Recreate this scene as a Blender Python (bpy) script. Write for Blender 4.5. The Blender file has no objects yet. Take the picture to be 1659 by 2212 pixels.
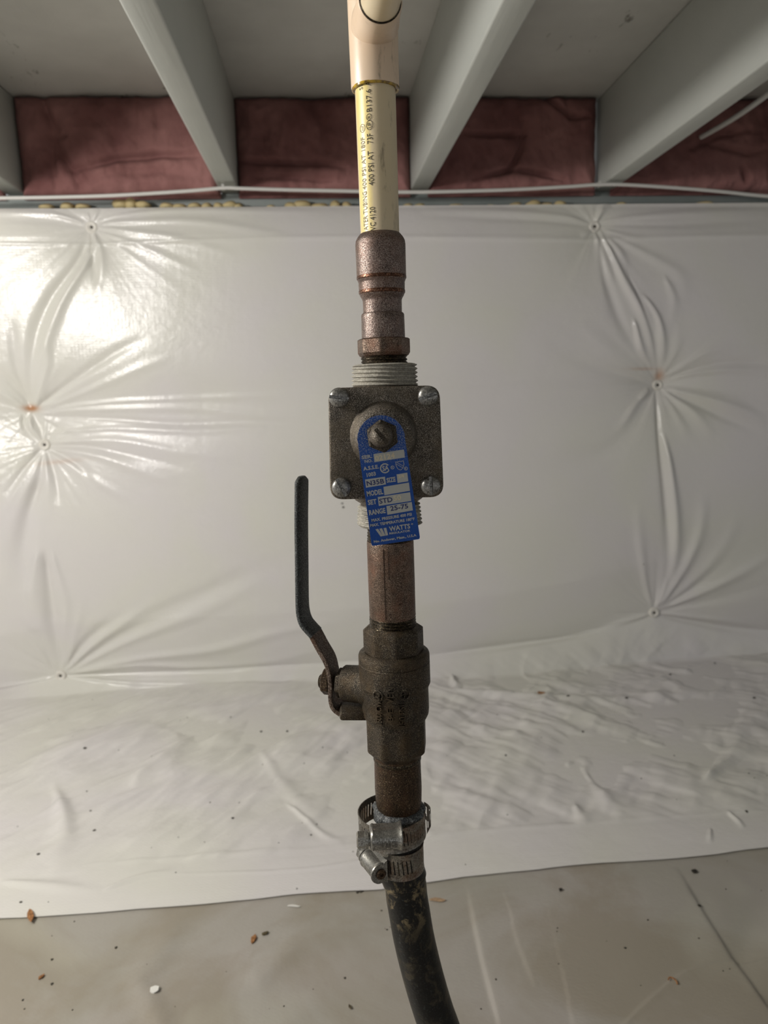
import bpy, bmesh, math, random
import numpy as np
from mathutils import Vector, Matrix
random.seed(5)
S = bpy.context.scene
COL = S.collection

# ------------------------------------------------------------ camera
IW, IH, F = 1659.0, 2212.0, 1600.0        # photo frame and focal length in pixels
VX, VY, ROLL = 705.0, 845.0, 0.026        # where the joists run to, and the camera roll
H = 0.635                                 # camera height above the crawl space floor
CAM = np.array((0.0, 0.0, H))
d_ = Vector(((VX-IW/2)/F, (IH/2-VY)/F, -1)).normalized()      # world +Y in camera space
x_ = Vector((1, ROLL, 0)); x_ = (x_ - d_*x_.dot(d_)).normalized()   # world +X
z_ = x_.cross(d_)                                             # world +Z
R = np.array((x_, d_, z_))               # rows: world axes in camera space -> world = R @ cam
cam = bpy.data.cameras.new('camera'); co = bpy.data.objects.new('camera', cam); COL.objects.link(co)
M = Matrix([list(R[i]) + [CAM[i]] for i in range(3)] + [[0, 0, 0, 1]])
co.matrix_world = M
cam.sensor_fit = 'VERTICAL'; cam.sensor_height = 36; cam.sensor_width = 36
cam.lens = F/IH*36; cam.clip_start = 0.02
cam.dof.use_dof = True; cam.dof.focus_distance = 0.41; cam.dof.aperture_fstop = 13
S.camera = co

# ------------------------------------------------------------ light
w = bpy.data.worlds.new('world'); S.world = w; w.use_nodes = True
w.node_tree.nodes['Background'].inputs[0].default_value = (0.97, 0.985, 1.0, 1)
w.node_tree.nodes['Background'].inputs[1].default_value = 0.42
def lamp(name, loc, power, col, size):
    l = bpy.data.lights.new(name, 'POINT'); l.energy = power; l.color = col; l.shadow_soft_size = size
    o = bpy.data.objects.new(name, l); o.location = loc; COL.objects.link(o); return o
lamp('work_light', (-0.88, 0.38, H+0.295), 41, (1.0, 0.965, 0.92), 0.085)
S.view_settings.view_transform = 'Standard'; S.view_settings.look = 'None'
S.view_settings.exposure = 0.0; S.view_settings.gamma = 1.0
S.view_settings.use_curve_mapping = False

# ------------------------------------------------------------ helpers: projection
def ray(px, py):
    v = np.array(((px-IW/2)/F, (IH/2-py)/F, -1.0)); return R @ v
def at(px, py, Y):                        # point of the vertical plane Y seen at a photo pixel
    r = ray(px, py); return CAM + r*(Y/r[1])
def atz(px, py, z):                       # point of the horizontal plane z
    r = ray(px, py); return CAM + r*((z-H)/r[2])
def proj(P):                              # world points (n,3) -> photo pixels
    c = (P-CAM) @ R; dz = np.maximum(-c[..., 2], 0.03)
    return IW/2 + F*c[..., 0]/dz, IH/2 - F*c[..., 1]/dz, -c[..., 2]
def pxm(Y): return Y/F                    # metres per pixel (near enough) at distance Y

# ------------------------------------------------------------ helpers: noise
_rng = np.random.RandomState(3)
_T = _rng.rand(256, 256)
def vnoise(x, y):
    xi = np.floor(x).astype(int); yi = np.floor(y).astype(int); fx = x-xi; fy = y-yi
    fx = fx*fx*(3-2*fx); fy = fy*fy*(3-2*fy)
    a = _T[xi & 255, yi & 255]; b = _T[(xi+1) & 255, yi & 255]
    c = _T[xi & 255, (yi+1) & 255]; d = _T[(xi+1) & 255, (yi+1) & 255]
    return (a*(1-fx)+b*fx)*(1-fy)+(c*(1-fx)+d*fx)*fy - 0.5
def fbm(x, y, o=4):
    r = 0; a = 1.0
    for k in range(o):
        r = r + a*vnoise(x*2**k+17*k, y*2**k+31*k); a *= .5
    return r
def seg_dist(X, Y, pts):                  # distance to a polyline, position 0..1 along it, signed side
    best = np.full(X.shape, 1e9); T = np.zeros(X.shape); SG = np.zeros(X.shape)
    L = [0]
    for a, b in zip(pts, pts[1:]): L.append(L[-1]+math.hypot(b[0]-a[0], b[1]-a[1]))
    for k, (a, b) in enumerate(zip(pts, pts[1:])):
        dx, dy = b[0]-a[0], b[1]-a[1]; l2 = dx*dx+dy*dy
        t = np.clip(((X-a[0])*dx+(Y-a[1])*dy)/l2, 0, 1)
        qx = X-a[0]-t*dx; qy = Y-a[1]-t*dy; d = np.hypot(qx, qy)
        sg = np.sign(dx*(Y-a[1])-dy*(X-a[0]))
        m = d < best
        best = np.where(m, d, best); T = np.where(m, (L[k]+t*math.sqrt(l2))/L[-1], T); SG = np.where(m, sg, SG)
    return best, T, SG
def smooth_poly(pts, n=6):                # Catmull-Rom through 2D/3D points
    P = [np.array(p, float) for p in pts]; P = [2*P[0]-P[1]] + P + [2*P[-1]-P[-2]]; out = []
    for i in range(1, len(P)-2):
        for k in range(n):
            t = k/n
            out.append(0.5*((2*P[i])+(-P[i-1]+P[i+1])*t+(2*P[i-1]-5*P[i]+4*P[i+1]-P[i+2])*t*t+(-P[i-1]+3*P[i]-3*P[i+1]+P[i+2])*t**3))
    out.append(P[-2]); return out

# ------------------------------------------------------------ helpers: objects
def link_mesh(name, me, mats, parent=None, base=None, sharp=35, smooth=True):
    """mesh in world coordinates -> object with its origin at base"""
    if base is None and parent is not None: base = np.array(parent['_b'])
    if base is None: base = np.zeros(3)
    n = len(me.vertices); co_ = np.empty(n*3); me.vertices.foreach_get('co', co_)
    co_ = co_.reshape(-1, 3) - np.array(base); me.vertices.foreach_set('co', co_.ravel())
    if not isinstance(mats, (list, tuple)): mats = [mats]
    for m in mats: me.materials.append(m)
    if smooth:
        me.polygons.foreach_set('use_smooth', np.ones(len(me.polygons), bool))
        if sharp < 180: me.set_sharp_from_angle(angle=math.radians(sharp))
    me.update()
    o = bpy.data.objects.new(name, me); COL.objects.link(o)
    if parent is not None:
        pb = np.array(parent['_b']); o.parent = parent; o.location = Vector(np.array(base)-pb)
    else: o.location = Vector(base)
    o['_b'] = [float(v) for v in base]
    return o
def mesh_of(verts, faces, name='m', uvs=None):
    me = bpy.data.meshes.new(name); me.from_pydata([tuple(map(float, v)) for v in verts], [], [tuple(f) for f in faces])
    if uvs is not None:
        uv = me.uv_layers.new(name='UV'); li = np.empty(len(me.loops), int); me.loops.foreach_get('vertex_index', li)
        uv.data.foreach_set('uv', np.array(uvs, float)[li].ravel())
    return me
def grid_mesh(P, wrap=False, uv=None):
    """P: (rows, cols, 3) -> quad grid"""
    r, c = P.shape[:2]; me = bpy.data.meshes.new('m')
    me.vertices.add(r*c); me.vertices.foreach_set('co', P.reshape(-1))
    idx = np.arange(r*c).reshape(r, c)
    if wrap: idx = np.concatenate([idx, idx[:, :1]], 1)
    q = np.stack([idx[:-1, :-1], idx[:-1, 1:], idx[1:, 1:], idx[1:, :-1]], -1).reshape(-1, 4)
    nq = len(q); me.loops.add(nq*4); me.loops.foreach_set('vertex_index', q.ravel().astype(np.int32))
    me.polygons.add(nq); me.polygons.foreach_set('loop_start', np.arange(nq, dtype=np.int32)*4)
    try: me.polygons.foreach_set('loop_total', np.full(nq, 4, dtype=np.int32))
    except Exception: pass
    me.update(calc_edges=True)
    if uv is not None:
        l = me.uv_layers.new(name='UV'); l.data.foreach_set('uv', uv.reshape(-1, 2)[q.ravel()].ravel())
    me.validate(); return me
def empty(name, base, label=None, cat=None, group=None, rot=None):
    o = bpy.data.objects.new(name, None); COL.objects.link(o); o.location = Vector(base)
    o['_b'] = [float(v) for v in base]; o.empty_display_size = .01
    if label: tag(o, label, cat, group)
    return o
def tag(o, label, cat, group=None):
    o['label'] = label; o['category'] = cat
    if group: o['group'] = group
    return o
def struct(o): o['kind'] = 'structure'; return o
def bm_mesh(bm):
    me = bpy.data.meshes.new('m'); bm.normal_update(); bm.to_mesh(me); bm.free(); return me
def box_mesh(lo, hi, bev=0.0, seg=2, jitter=0):
    bm = bmesh.new(); bmesh.ops.create_cube(bm, size=1)
    for v in bm.verts:
        for i in range(3): v.co[i] = lo[i] + (v.co[i]+.5)*(hi[i]-lo[i])
    if bev: bmesh.ops.bevel(bm, geom=bm.edges[:], offset=bev, segments=seg, profile=.5, affect='EDGES')
    return bm_mesh(bm)
def prism(outline, d, bev=0.0, seg=2):
    """outline: list of 3D points in one plane, extruded by vector d"""
    bm = bmesh.new(); vs = [bm.verts.new(Vector(p)) for p in outline]; f = bm.faces.new(vs)
    r = bmesh.ops.extrude_face_region(bm, geom=[f])
    for v in [g for g in r['geom'] if isinstance(g, bmesh.types.BMVert)]: v.co += Vector(d)
    bmesh.ops.recalc_face_normals(bm, faces=bm.faces[:])
    if bev:
        ee = [e for e in bm.edges if len(e.link_faces) == 2 and e.calc_face_angle(0) > .9]
        bmesh.ops.bevel(bm, geom=ee, offset=bev, segments=seg, profile=.5, affect='EDGES')
    return bm_mesh(bm)
def frame_of(axis, ref=(0, -1, 0)):
    a = np.array(axis, float); a /= np.linalg.norm(a)
    e2 = np.array(ref, float); e2 -= a*e2.dot(a); e2 /= np.linalg.norm(e2)
    e1 = np.cross(a, e2); return e1, e2, a
def lathe(org, axis, prof, seg=72, ref=(0, -1, 0), rot=0.0, caps=True, rmod=None, vscale=1.0):
    """prof: [(s, r) or (s, r, n)], n = corner count of a polygonal section, r its corner radius"""
    e1, e2, a = frame_of(axis, ref); org = np.array(org, float)
    th = np.arange(seg)/seg*2*math.pi
    P = np.zeros((len(prof), seg, 3)); uv = np.zeros((len(prof), seg, 2))
    for i, p in enumerate(prof):
        s, r = p[0], p[1]; n = p[2] if len(p) > 2 else 0
        if n:
            ph = 2*math.pi/n; rr = r*math.cos(ph/2)/np.cos(((th-rot) % ph)-ph/2)
            rr = np.minimum(rr, r*.985)
        else: rr = np.full(seg, r)
        if rmod is not None: rr = rr + rmod(s, th)
        P[i] = org + a*s + np.outer(rr*np.cos(th), e1) + np.outer(rr*np.sin(th), e2)
        uv[i, :, 0] = th/(2*math.pi); uv[i, :, 1] = s*vscale
    # duplicate seam column for clean uvs is not needed: materials avoid the seam at the right side
    me = grid_mesh(P, wrap=True, uv=uv)
    if caps:
        bm = bmesh.new(); bm.from_mesh(me); bm.verts.ensure_lookup_table()
        k = len(prof)
        for row in (0, k-1):
            if prof[row][1] > 1e-6:
                vs = [bm.verts[row*seg+j] for j in range(seg)]
                try: bm.faces.new(vs)
                except ValueError: pass
        bmesh.ops.remove_doubles(bm, verts=bm.verts[:], dist=1e-7)
        bmesh.ops.recalc_face_normals(bm, faces=bm.faces[:])
        bm.to_mesh(me); bm.free()
    else:
        pass
    return me
def join_meshes(ms):
    bm = bmesh.new()
    for m in ms: bm.from_mesh(m); bpy.data.meshes.remove(m)
    return bm_mesh(bm)
def tube(pts, rad, seg=24, uvv=True, caps=True, rmod=None):
    P = np.array(pts); n = len(P); T = np.gradient(P, axis=0); T /= np.linalg.norm(T, axis=1)[:, None]
    V = np.zeros((n, seg, 3)); uv = np.zeros((n, seg, 2)); th = np.arange(seg)/seg*2*math.pi
    s = np.concatenate([[0], np.cumsum(np.linalg.norm(np.diff(P, axis=0), axis=1))])
    rad = np.broadcast_to(np.array(rad, float), (n,))
    ref = np.array((0, -1, 0.)) if abs(T[0][1]) < .9 else np.array((0, 0, 1.))
    for i in range(n):
        e2 = ref - T[i]*ref.dot(T[i]); e2 /= np.linalg.norm(e2); e1 = np.cross(T[i], e2)
        rr = rad[i] + (rmod(s[i], th) if rmod else 0)
        V[i] = P[i] + np.outer(rr*np.cos(th), e1) + np.outer(rr*np.sin(th), e2)
        uv[i, :, 0] = th/(2*math.pi); uv[i, :, 1] = s[i]
    me = grid_mesh(V, wrap=True, uv=uv)
    if caps:
        bm = bmesh.new(); bm.from_mesh(me); bm.verts.ensure_lookup_table()
        for row in (0, n-1): bm.faces.new([bm.verts[row*seg+j] for j in range(seg)])
        bmesh.ops.recalc_face_normals(bm, faces=bm.faces[:]); bm.to_mesh(me); bm.free()
    return me
_tc = {}
def text_geo(s, bold=0.0):
    """2D glyph mesh scaled to a 1 x 1 box -> verts (n,2), faces, aspect"""
    k = (s, bold)
    if k in _tc: return _tc[k]
    c = bpy.data.curves.new('t', 'FONT'); c.body = s; c.resolution_u = 2; c.fill_mode = 'FRONT'; c.offset = bold
    o = bpy.data.objects.new('t', c); COL.objects.link(o)
    dg = bpy.context.evaluated_depsgraph_get(); me = bpy.data.meshes.new_from_object(o.evaluated_get(dg))
    v = np.array([x.co[:2] for x in me.vertices]); f = [tuple(p.vertices) for p in me.polygons]
    bpy.data.objects.remove(o); bpy.data.curves.remove(c); bpy.data.meshes.remove(me)
    lo = v.min(0); hi = v.max(0); v = (v-lo)/(hi-lo)
    _tc[k] = (v, f, (hi-lo)[0]/(hi-lo)[1]); return _tc[k]

# ------------------------------------------------------------ helpers: materials
def lin(c):
    if isinstance(c, str): c = [int(c[i:i+2], 16)/255 for i in (0, 2, 4)]
    return tuple(((x/12.92) if x <= .04045 else ((x+.055)/1.055)**2.4) for x in c) + (1,)
class Mat:
    def __init__(s, name, base=(.5, .5, .5), rough=.5, metal=0.0, **kw):
        s.m = bpy.data.materials.new(name); s.m.use_nodes = True; s.t = s.m.node_tree; s.b = s.t.nodes['Principled BSDF']
        s.b.inputs['Base Color'].default_value = lin(base); s.b.inputs['Roughness'].default_value = rough
        s.b.inputs['Metallic'].default_value = metal
        for k, v in kw.items(): s.b.inputs[k.replace('_', ' ')].default_value = v
    def n(s, typ, **kw):
        x = s.t.nodes.new(typ)
        for k, v in kw.items():
            if k.startswith('i_'): x.inputs[k[2:].replace('_', ' ')].default_value = v
            else: setattr(x, k, v)
        return x
    def l(s, a, b): s.t.links.new(a, b)
    def coord(s, scale=(1, 1, 1), kind='Object'):
        t = s.n('ShaderNodeTexCoord'); mp = s.n('ShaderNodeMapping'); mp.inputs['Scale'].default_value = scale
        s.l(t.outputs[kind], mp.inputs['Vector']); return mp.outputs[0]
    def noise(s, scale, vec=None, detail=3, rough=.5, dist=0.0):
        x = s.n('ShaderNodeTexNoise', i_Scale=scale, i_Detail=detail, i_Roughness=rough, i_Distortion=dist)
        s.l(vec or s.coord(), x.inputs['Vector']); return x.outputs['Fac']
    def ramp(s, fac, stops, mode='LINEAR'):
        x = s.n('ShaderNodeValToRGB'); x.color_ramp.interpolation = mode; e = x.color_ramp.elements
        while len(e) > 1: e.remove(e[-1])
        e[0].position = stops[0][0]; e[0].color = lin(stops[0][1]) if not isinstance(stops[0][1], float) else (stops[0][1],)*3+(1,)
        for p, c in stops[1:]:
            q = e.new(p); q.color = lin(c) if not isinstance(c, float) else (c,)*3+(1,)
        s.l(fac, x.inputs[0]); return x.outputs[0]
    def mix(s, fac, a, b, blend='MIX'):
        x = s.n('ShaderNodeMix', data_type='RGBA', blend_type=blend)
        for sock, v in ((x.inputs[0], fac), (x.inputs[6], a), (x.inputs[7], b)):
            if hasattr(v, 'links') or isinstance(v, bpy.types.NodeSocket): s.l(v, sock)
            elif isinstance(v, (int, float)): sock.default_value = v
            else: sock.default_value = lin(v)
        return x.outputs[2]
    def math(s, op, a, b=0.0):
        x = s.n('ShaderNodeMath', operation=op)
        for i, v in enumerate((a, b)):
            if isinstance(v, bpy.types.NodeSocket): s.l(v, x.inputs[i])
            else: x.inputs[i].default_value = v
        return x.outputs[0]
    def color(s, o): s.l(o, s.b.inputs['Base Color']); return s
    def rough(s, o): s.l(o, s.b.inputs['Roughness']); return s
    def bump(s, h, strength=.3, dist=.001, prev=None):
        x = s.n('ShaderNodeBump', i_Strength=strength, i_Distance=dist); s.l(h, x.inputs['Height'])
        if prev is not None: s.l(prev, x.inputs['Normal'])
        s.l(x.outputs[0], s.b.inputs['Normal']); return x.outputs[0]

def speckle(name, dark, mid, light, metal=.6, rough=.45, tint=None, tint_amt=.6, fine=1500, bump=.35, spread=.16, streak=None):
    m = Mat(name, mid, rough, metal)
    f = m.noise(fine*1.35, detail=2, rough=.65)
    st_ = [(.5-spread, dark), (.5, mid), (.5+spread, light)]
    if metal > .4 and spread < .2: st_.append((.5+spread*1.7, 'd6cdc0'))  # palest grains on the metals: glints painted into the base colour
    c = m.ramp(f, st_)
    if tint:
        g = m.ramp(m.noise(55, detail=4, rough=.6, dist=.6), [(.45, 0.0), (.62, float(tint_amt))])
        c = m.mix(g, c, tint, 'MIX')
    big = m.ramp(m.noise(120, detail=4, rough=.65), [(.3, .62), (.7, 1.15)])
    c = m.mix(1.0, c, big, 'MULTIPLY')
    m.color(c); m.rough(m.ramp(f, [(.3, float(min(1, rough+.2))), (.7, float(max(.1, rough-.15)))]))
    m.bump(f, bump, .0004)
    return m.m

# ------------------------------------------------------------ materials of the place
def plastic(name, base, tint_a, tint_b, rough, dirt=0.0, weave=.09):
    m = Mat(name, base, rough, 0.0, Specular_IOR_Level=.5)
    uvc = m.n('ShaderNodeTexCoord').outputs['UV']
    big = m.noise(3.2, uvc, detail=3, rough=.55, dist=.5)
    c = m.mix(m.ramp(big, [(.38, 0.0), (.62, 1.0)]), tint_a, tint_b)
    if dirt:
        d1 = m.ramp(m.noise(4.5, uvc, detail=5, rough=.6, dist=.8), [(.43, 0.0), (.60, float(dirt))])
        c = m.mix(d1, c, '857a66')
        c = m.mix(m.ramp(m.noise(3.1, uvc, detail=3, rough=.5, dist=.6), [(.56, 0.0), (.66, .45)]), c, 'b9b6a8')
    sp = m.n('ShaderNodeTexVoronoi', i_Scale=26.0); m.l(uvc, sp.inputs['Vector'])
    keep = m.math('GREATER_THAN', m.math('MULTIPLY', sp.outputs['Color'], 1.0), .86)
    dot = m.math('MULTIPLY', m.ramp(sp.outputs['Distance'], [(.035, 1.0), (.06, 0.0)]), keep)
    c = m.mix(m.math('MULTIPLY', dot, .55), c, '5b5346')
    at_ = m.n('ShaderNodeAttribute', attribute_name='stain')
    c = m.mix(at_.outputs['Fac'], c, 'a86a2c')
    m.color(c)
    sx = m.n('ShaderNodeSeparateXYZ'); m.l(uvc, sx.inputs[0])
    wx = m.math('SINE', m.math('MULTIPLY', sx.outputs[0], 2*math.pi/.0072))
    wz = m.math('SINE', m.math('MULTIPLY', sx.outputs[1], 2*math.pi/.0050))
    ww = m.math('ADD', m.math('MULTIPLY', wx, wz), m.math('MULTIPLY', wz, .6))
    nn = m.noise(60, uvc, detail=4, rough=.6)
    g = m.bump(ww, weave, .0009)
    m.bump(nn, .30, .0025, g)
    return m.m
M_SHEET = plastic('white_scrim_plastic', 'dcd9d6', 'd0cccb', 'd0cec6', .255)
M_GROUND = plastic('grey_ground_plastic', 'a39e97', 'a39d97', '9b978d', .42, dirt=.5, weave=.03)

def painted_wood(name, a, b, grain=(2, 2, 60), spots=True):
    m = Mat(name, a, .55)
    c = m.mix(m.ramp(m.noise(5, detail=4, rough=.6), [(.35, 0.0), (.65, 1.0)]), a, b)
    if spots:
        v = m.noise(14, m.coord((1, .35, 1)), detail=5, rough=.7)
        c = m.mix(m.ramp(v, [(.645, 0.0), (.68, .75)]), c, '4d4537')
    m.color(c)
    m.bump(m.noise(40, m.coord(grain), detail=4), .25, .002)
    return m.m
M_JOIST = painted_wood('grey_painted_joist', 'b6b9b3', 'bdbfb9', (3, .15, 3), spots=False)
M_CEIL = painted_wood('grey_painted_subfloor', 'c2c1bb', 'b4b3ad', (3, .3, 1))
M_SILL = painted_wood('grey_painted_sill', '8e9491', '7d8582', (.3, 3, 3), spots=False)
mm = Mat('concrete', '8a867e', .9); mm.bump(mm.noise(60, detail=5), .5, .004); M_CONC = mm.m
mm = Mat('pink_fibreglass', '9a5d5c', .95)
c = mm.mix(mm.ramp(mm.noise(9, detail=4, rough=.5, dist=.4), [(.30, 0.0), (.68, 1.0)]), '6d4543', '976c68')
mm.color(c); mm.bump(mm.noise(160, detail=4, rough=.7), .35, .003); M_PINK = mm.m
mm = Mat('yellow_foam', 'c2b183', .7); mm.bump(mm.noise(160, detail=3), .4, .002); M_FOAM = mm.m
M_CABLE = Mat('white_cable_jacket', 'c9c7c2', .4).m

# ------------------------------------------------------------ large structure
YW = 1.58                                  # the plane of the plastic-faced wall
zj = at(472, 408, YW)[2]                   # underside of the joists
zc = at(700, 190, 1.55)[2]                 # underside of the subfloor
def slab(name, lo, hi, m, bev=0.0):
    o = link_mesh(name, box_mesh(lo, hi, bev), m, base=((lo[0]+hi[0])/2, (lo[1]+hi[1])/2, lo[2])); return struct(o)
slab('floor', (-2.4, -1.4, -.10), (2.6, 1.66, -.012), M_CONC)
slab('wall_back', (-2.4, 1.64, -.012), (2.6, 1.84, at(800, 441, 1.62)[2]), M_CONC)
slab('ceiling', (-2.4, -1.4, zc), (2.6, 1.84, zc+.019), M_CEIL)
zs = at(800, 441, 1.60)[2]
slab('trim_1', (-2.4, 1.615, zs+.0005), (2.6, 1.75, zj-.0005), M_SILL, .002)

jc = [at(px, 408, YW)[0] for px in (472, 889, 1291)]
xs = [(jc[0]-.4225, None), (jc[0], None), (jc[1], None), (jc[2], None), (jc[2]+.385, None)]
JX = [x for x, _ in xs]; JW = .038
JL = ['grey painted floor joist at the far left, its side facing the left pink batt',
      'grey painted floor joist left of the pipe, between two pink batts',
      'grey painted floor joist just right of the plastic pipe, bright along its lower edge',
      'grey painted floor joist crossing the upper right corner, longest in the picture',
      'grey painted floor joist at the extreme right edge behind a pale cable']
for k, x in enumerate([JX[0]-.81, JX[0]-.405] + JX + [JX[-1]+.405]):
    lo = (x, -1.35, zj); hi = (x+JW, 1.63 if k else 1.63, zc-.0008)
    me = box_mesh(lo, hi, .0035, 3); sk = .017 if k == 4 else 0.0; dxj = .005 if k == 5 else 0.0
    for v in me.vertices: v.co.x += sk*(1.60-v.co.y)+dxj      # one joist runs a little out of square
    o = link_mesh('floor_joist', me, M_JOIST, base=(x+JW/2, -1.35, zj))
    lab = JL[k-2] if 2 <= k < 7 else (['grey painted floor joist furthest left, two beyond the picture edge', 'grey painted floor joist just beyond the left picture edge'][k] if k < 2 else 'grey painted floor joist beyond the right picture edge')
    tag(o, lab, 'joist', 'floor joists under the subfloor')

# ---- pink batts between the joists
WR = [  # wrinkles in photo pixels: points, width, depth in mm
    ([(92, 200), (120, 300), (165, 380), (180, 410)], 9, -12), ([(100, 230), (135, 300), (150, 300)], 8, -10),
    ([(170, 375), (260, 352), (340, 343), (425, 345)], 8, -14), ([(230, 190), (240, 205)], 7, -14),
    ([(245, 280), (262, 330)], 16, -8), ([(300, 200), (298, 280)], 9, 7), ([(115, 300), (130, 410)], 8, -8), ([(340, 200), (350, 300)], 9, -5),
    ([(180, 405), (260, 380), (360, 378), (440, 395)], 9, -5),
    ([(520, 355), (600, 360), (700, 362), (745, 370)], 7, -12), ([(560, 240), (575, 320)], 14, -8), ([(660, 210), (700, 280), (705, 330)], 13, -8),
    ([(620, 260), (610, 330)], 10, 6), ([(510, 210), (530, 300)], 14, -8), ([(560, 390), (740, 395)], 7, -8),
    ([(1000, 298), (1060, 300), (1130, 298)], 6, -12), ([(1130, 270), (1120, 330), (1095, 375), (1020, 395)], 6, -14),
    ([(1095, 375), (1150, 378), (1210, 395)], 6, -12), ([(1165, 210), (1200, 240), (1225, 262), (1260, 262)], 7, -12),
    ([(1225, 262), (1215, 220)], 7, -8), ([(1190, 200), (1200, 230)], 10, 7),
    ([(1480, 330), (1540, 300), (1600, 290)], 8, -12), ([(1520, 320), (1600, 340), (1640, 330)], 8, -8), ([(1590, 370), (1600, 400)], 7, -12),
    ([(1400, 400), (1340, 410)], 6, -8)]
def batt(x0, x1, label, bay):
    nx, nz = 150, 100
    X, Z = np.meshgrid(np.linspace(x0-.001, x1+.001, nx), np.linspace(zj-.012, zc+.001, nz))
    U = (X-x0)/(x1-x0); V = (Z-zj)/(zc-zj)
    edge = np.clip(np.minimum(np.minimum(U, 1-U)*(x1-x0), np.minimum(V+.05, 1-V)*(zc-zj))/.03, 0, 1)
    Y0 = np.full(X.shape, 1.605)
    px, py, _ = proj(np.stack([X, Y0, Z], -1))
    h = -.028*np.sqrt(np.clip(1-(1-edge)**2, 0, 1)) - .012*fbm(X*9+3*bay, Z*9+bay, 4) - .006*fbm(X*40, Z*30+bay*5, 3)
    for pts, wd, a in WR:
        d, t, _s = seg_dist(px, py, pts); h -= a*.001*np.exp(-(d/wd)**2)*np.clip(np.sin(math.pi*np.clip(t, .08, .92))+.25, 0, 1)
    P = np.stack([X, Y0+h, Z], -1)
    back = P.copy()[::-1]; back[..., 1] = 1.68; back = np.concatenate([P[:1]*0+0, back[:0]]) if False else back
    # closed pillow: front grid, then a strip down to the back plane around the rim
    P2 = np.pad(P, ((1, 1), (1, 1), (0, 0)), mode='edge'); rim = np.ones(P2.shape[:2], bool); rim[1:-1, 1:-1] = False
    P2[..., 1] = np.where(rim, 1.61, P2[..., 1])
    o = link_mesh('insulation_batt', grid_mesh(P2), M_PINK, base=((x0+x1)/2, 1.62, zj), sharp=180)
    return tag(o, label, 'insulation', 'pink fibreglass batts against the rim joist')
BL = ['sliver of pink fibreglass batt at the far left edge, left of the first joist',
      'large bright pink fibreglass batt above the left pins, with a long sagging crease',
      'shadowed pink fibreglass batt directly behind the plastic pipe',
      'dark pink fibreglass batt right of the pipe, with branching creases',
      'dark pink fibreglass batt in the triangle under the upper right joist']
edges = [JX[0]-.405] + JX
for k in range(5): batt(edges[k]+JW, edges[k+1], BL[k], k)

# ---- plastic sheet down the wall and out over the ground
cre = [(-900, 1560), (-300, 1530), (0, 1490), (135, 1460), (400, 1447), (700, 1432), (930, 1415), (1200, 1377), (1340, 1345), (1412, 1325), (1480, 1340), (1560, 1352), (1659, 1360), (2000, 1385), (2600, 1400)]
cw = np.array([at(a, b, YW-.004) for a, b in cre])
edg = [(-1500, 2080), (-300, 2000), (0, 1976), (200, 1966), (420, 1946), (640, 1925), (820, 1915), (1000, 1886), (1150, 1874), (1300, 1858), (1480, 1845), (1659, 1827), (2000, 1800), (2800, 1770)]
ew = np.array([atz(a, b, .008) for a, b in edg])
zt = at(800, 446, YW)[2]
xcol = np.concatenate([np.linspace(-1.5, -.74, 60), np.linspace(-.735, .99, 880), np.linspace(1.0, 1.7, 60)])
NR = 700
Pg = np.zeros((NR, len(xcol), 3)); UVg = np.zeros((NR, len(xcol), 2))
zc_x = np.interp(xcol, cw[:, 0], cw[:, 2]); ye_x = np.interp(xcol, ew[:, 0], ew[:, 1])
ye_x += .004*fbm(xcol*7, xcol*0+2, 3)
ns = [int(NR*.50), int(NR*.10), NR-int(NR*.50)-int(NR*.10)]
tt = np.concatenate([np.linspace(0, 1, ns[0], endpoint=False), 1+np.linspace(0, 1, ns[1], endpoint=False), 2+np.linspace(0, 1, ns[2])])
for j, x in enumerate(xcol):
    # the wall sheet leans back a touch at the top and stands off the concrete lower down
    kz = [zt, zc_x[j], .012, .0042]; ky = [YW, YW-.004, 1.535-.02*math.sin(x*5), ye_x[j]]
    z = np.interp(tt, [0, 1, 2, 3], kz); y = np.interp(tt, [0, 1, 2, 3], ky)
    Pg[:, j] = np.stack([np.full(NR, x), y, z], -1)
ker = np.ones(9)/9
for a in (1, 2):
    q = np.pad(Pg[..., a], ((4, 4), (0, 0)), mode='edge'); q = sum(q[k:k+NR] for k in range(9))/9
    q[:5] = Pg[:5, :, a]; q[-5:] = Pg[-5:, :, a]; Pg[..., a] = q
dP = np.gradient(Pg, axis=0); ar = np.hypot(dP[..., 1], dP[..., 2]); sN = np.cumsum(ar, 0)
N = np.stack([np.zeros_like(ar), dP[..., 2]/ar, -dP[..., 1]/ar], -1)      # towards the room
UVg[..., 0] = Pg[..., 0]; UVg[..., 1] = sN
px, py, _ = proj(Pg)
PINS = [(199, 491), (66, 893), (95, 962), (133, 1458), (1283, 490), (1421, 831), (1412, 1323)]
crl = np.interp(px, [a for a, b in cre], [b for a, b in cre])
onwall = np.clip((crl-py)/30, 0, 1)
h = np.full(px.shape, .030)
for (a, b) in PINS + [(-420, 520), (-470, 940), (-420, 1480), (2010, 480), (2060, 860), (2040, 1340)]:
    d = np.hypot(px-a, py-b); h *= 1-np.exp(-(d/95)**.9)
h *= np.clip((py-445)/70, 0.05, 1)**.6*np.clip((crl-py)/120, 0, 1)**.7
RAYS = dict(enumerate([2.6, 2.6, 2.6, 1.9, 1.7, 2.3, 1.9]))
for k, (a, b) in enumerate(PINS):
    dx, dy = px-a, py-b; d = np.hypot(dx, dy)+1e-3; ca, sa = dx/d, dy/d
    r1 = fbm(ca*3.6+9*k, sa*6.0+5*k, 3)
    h += onwall*.001*RAYS[k]*1.5*r1*np.exp(-d/130)*np.clip(d/26, 0, 1)
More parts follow.
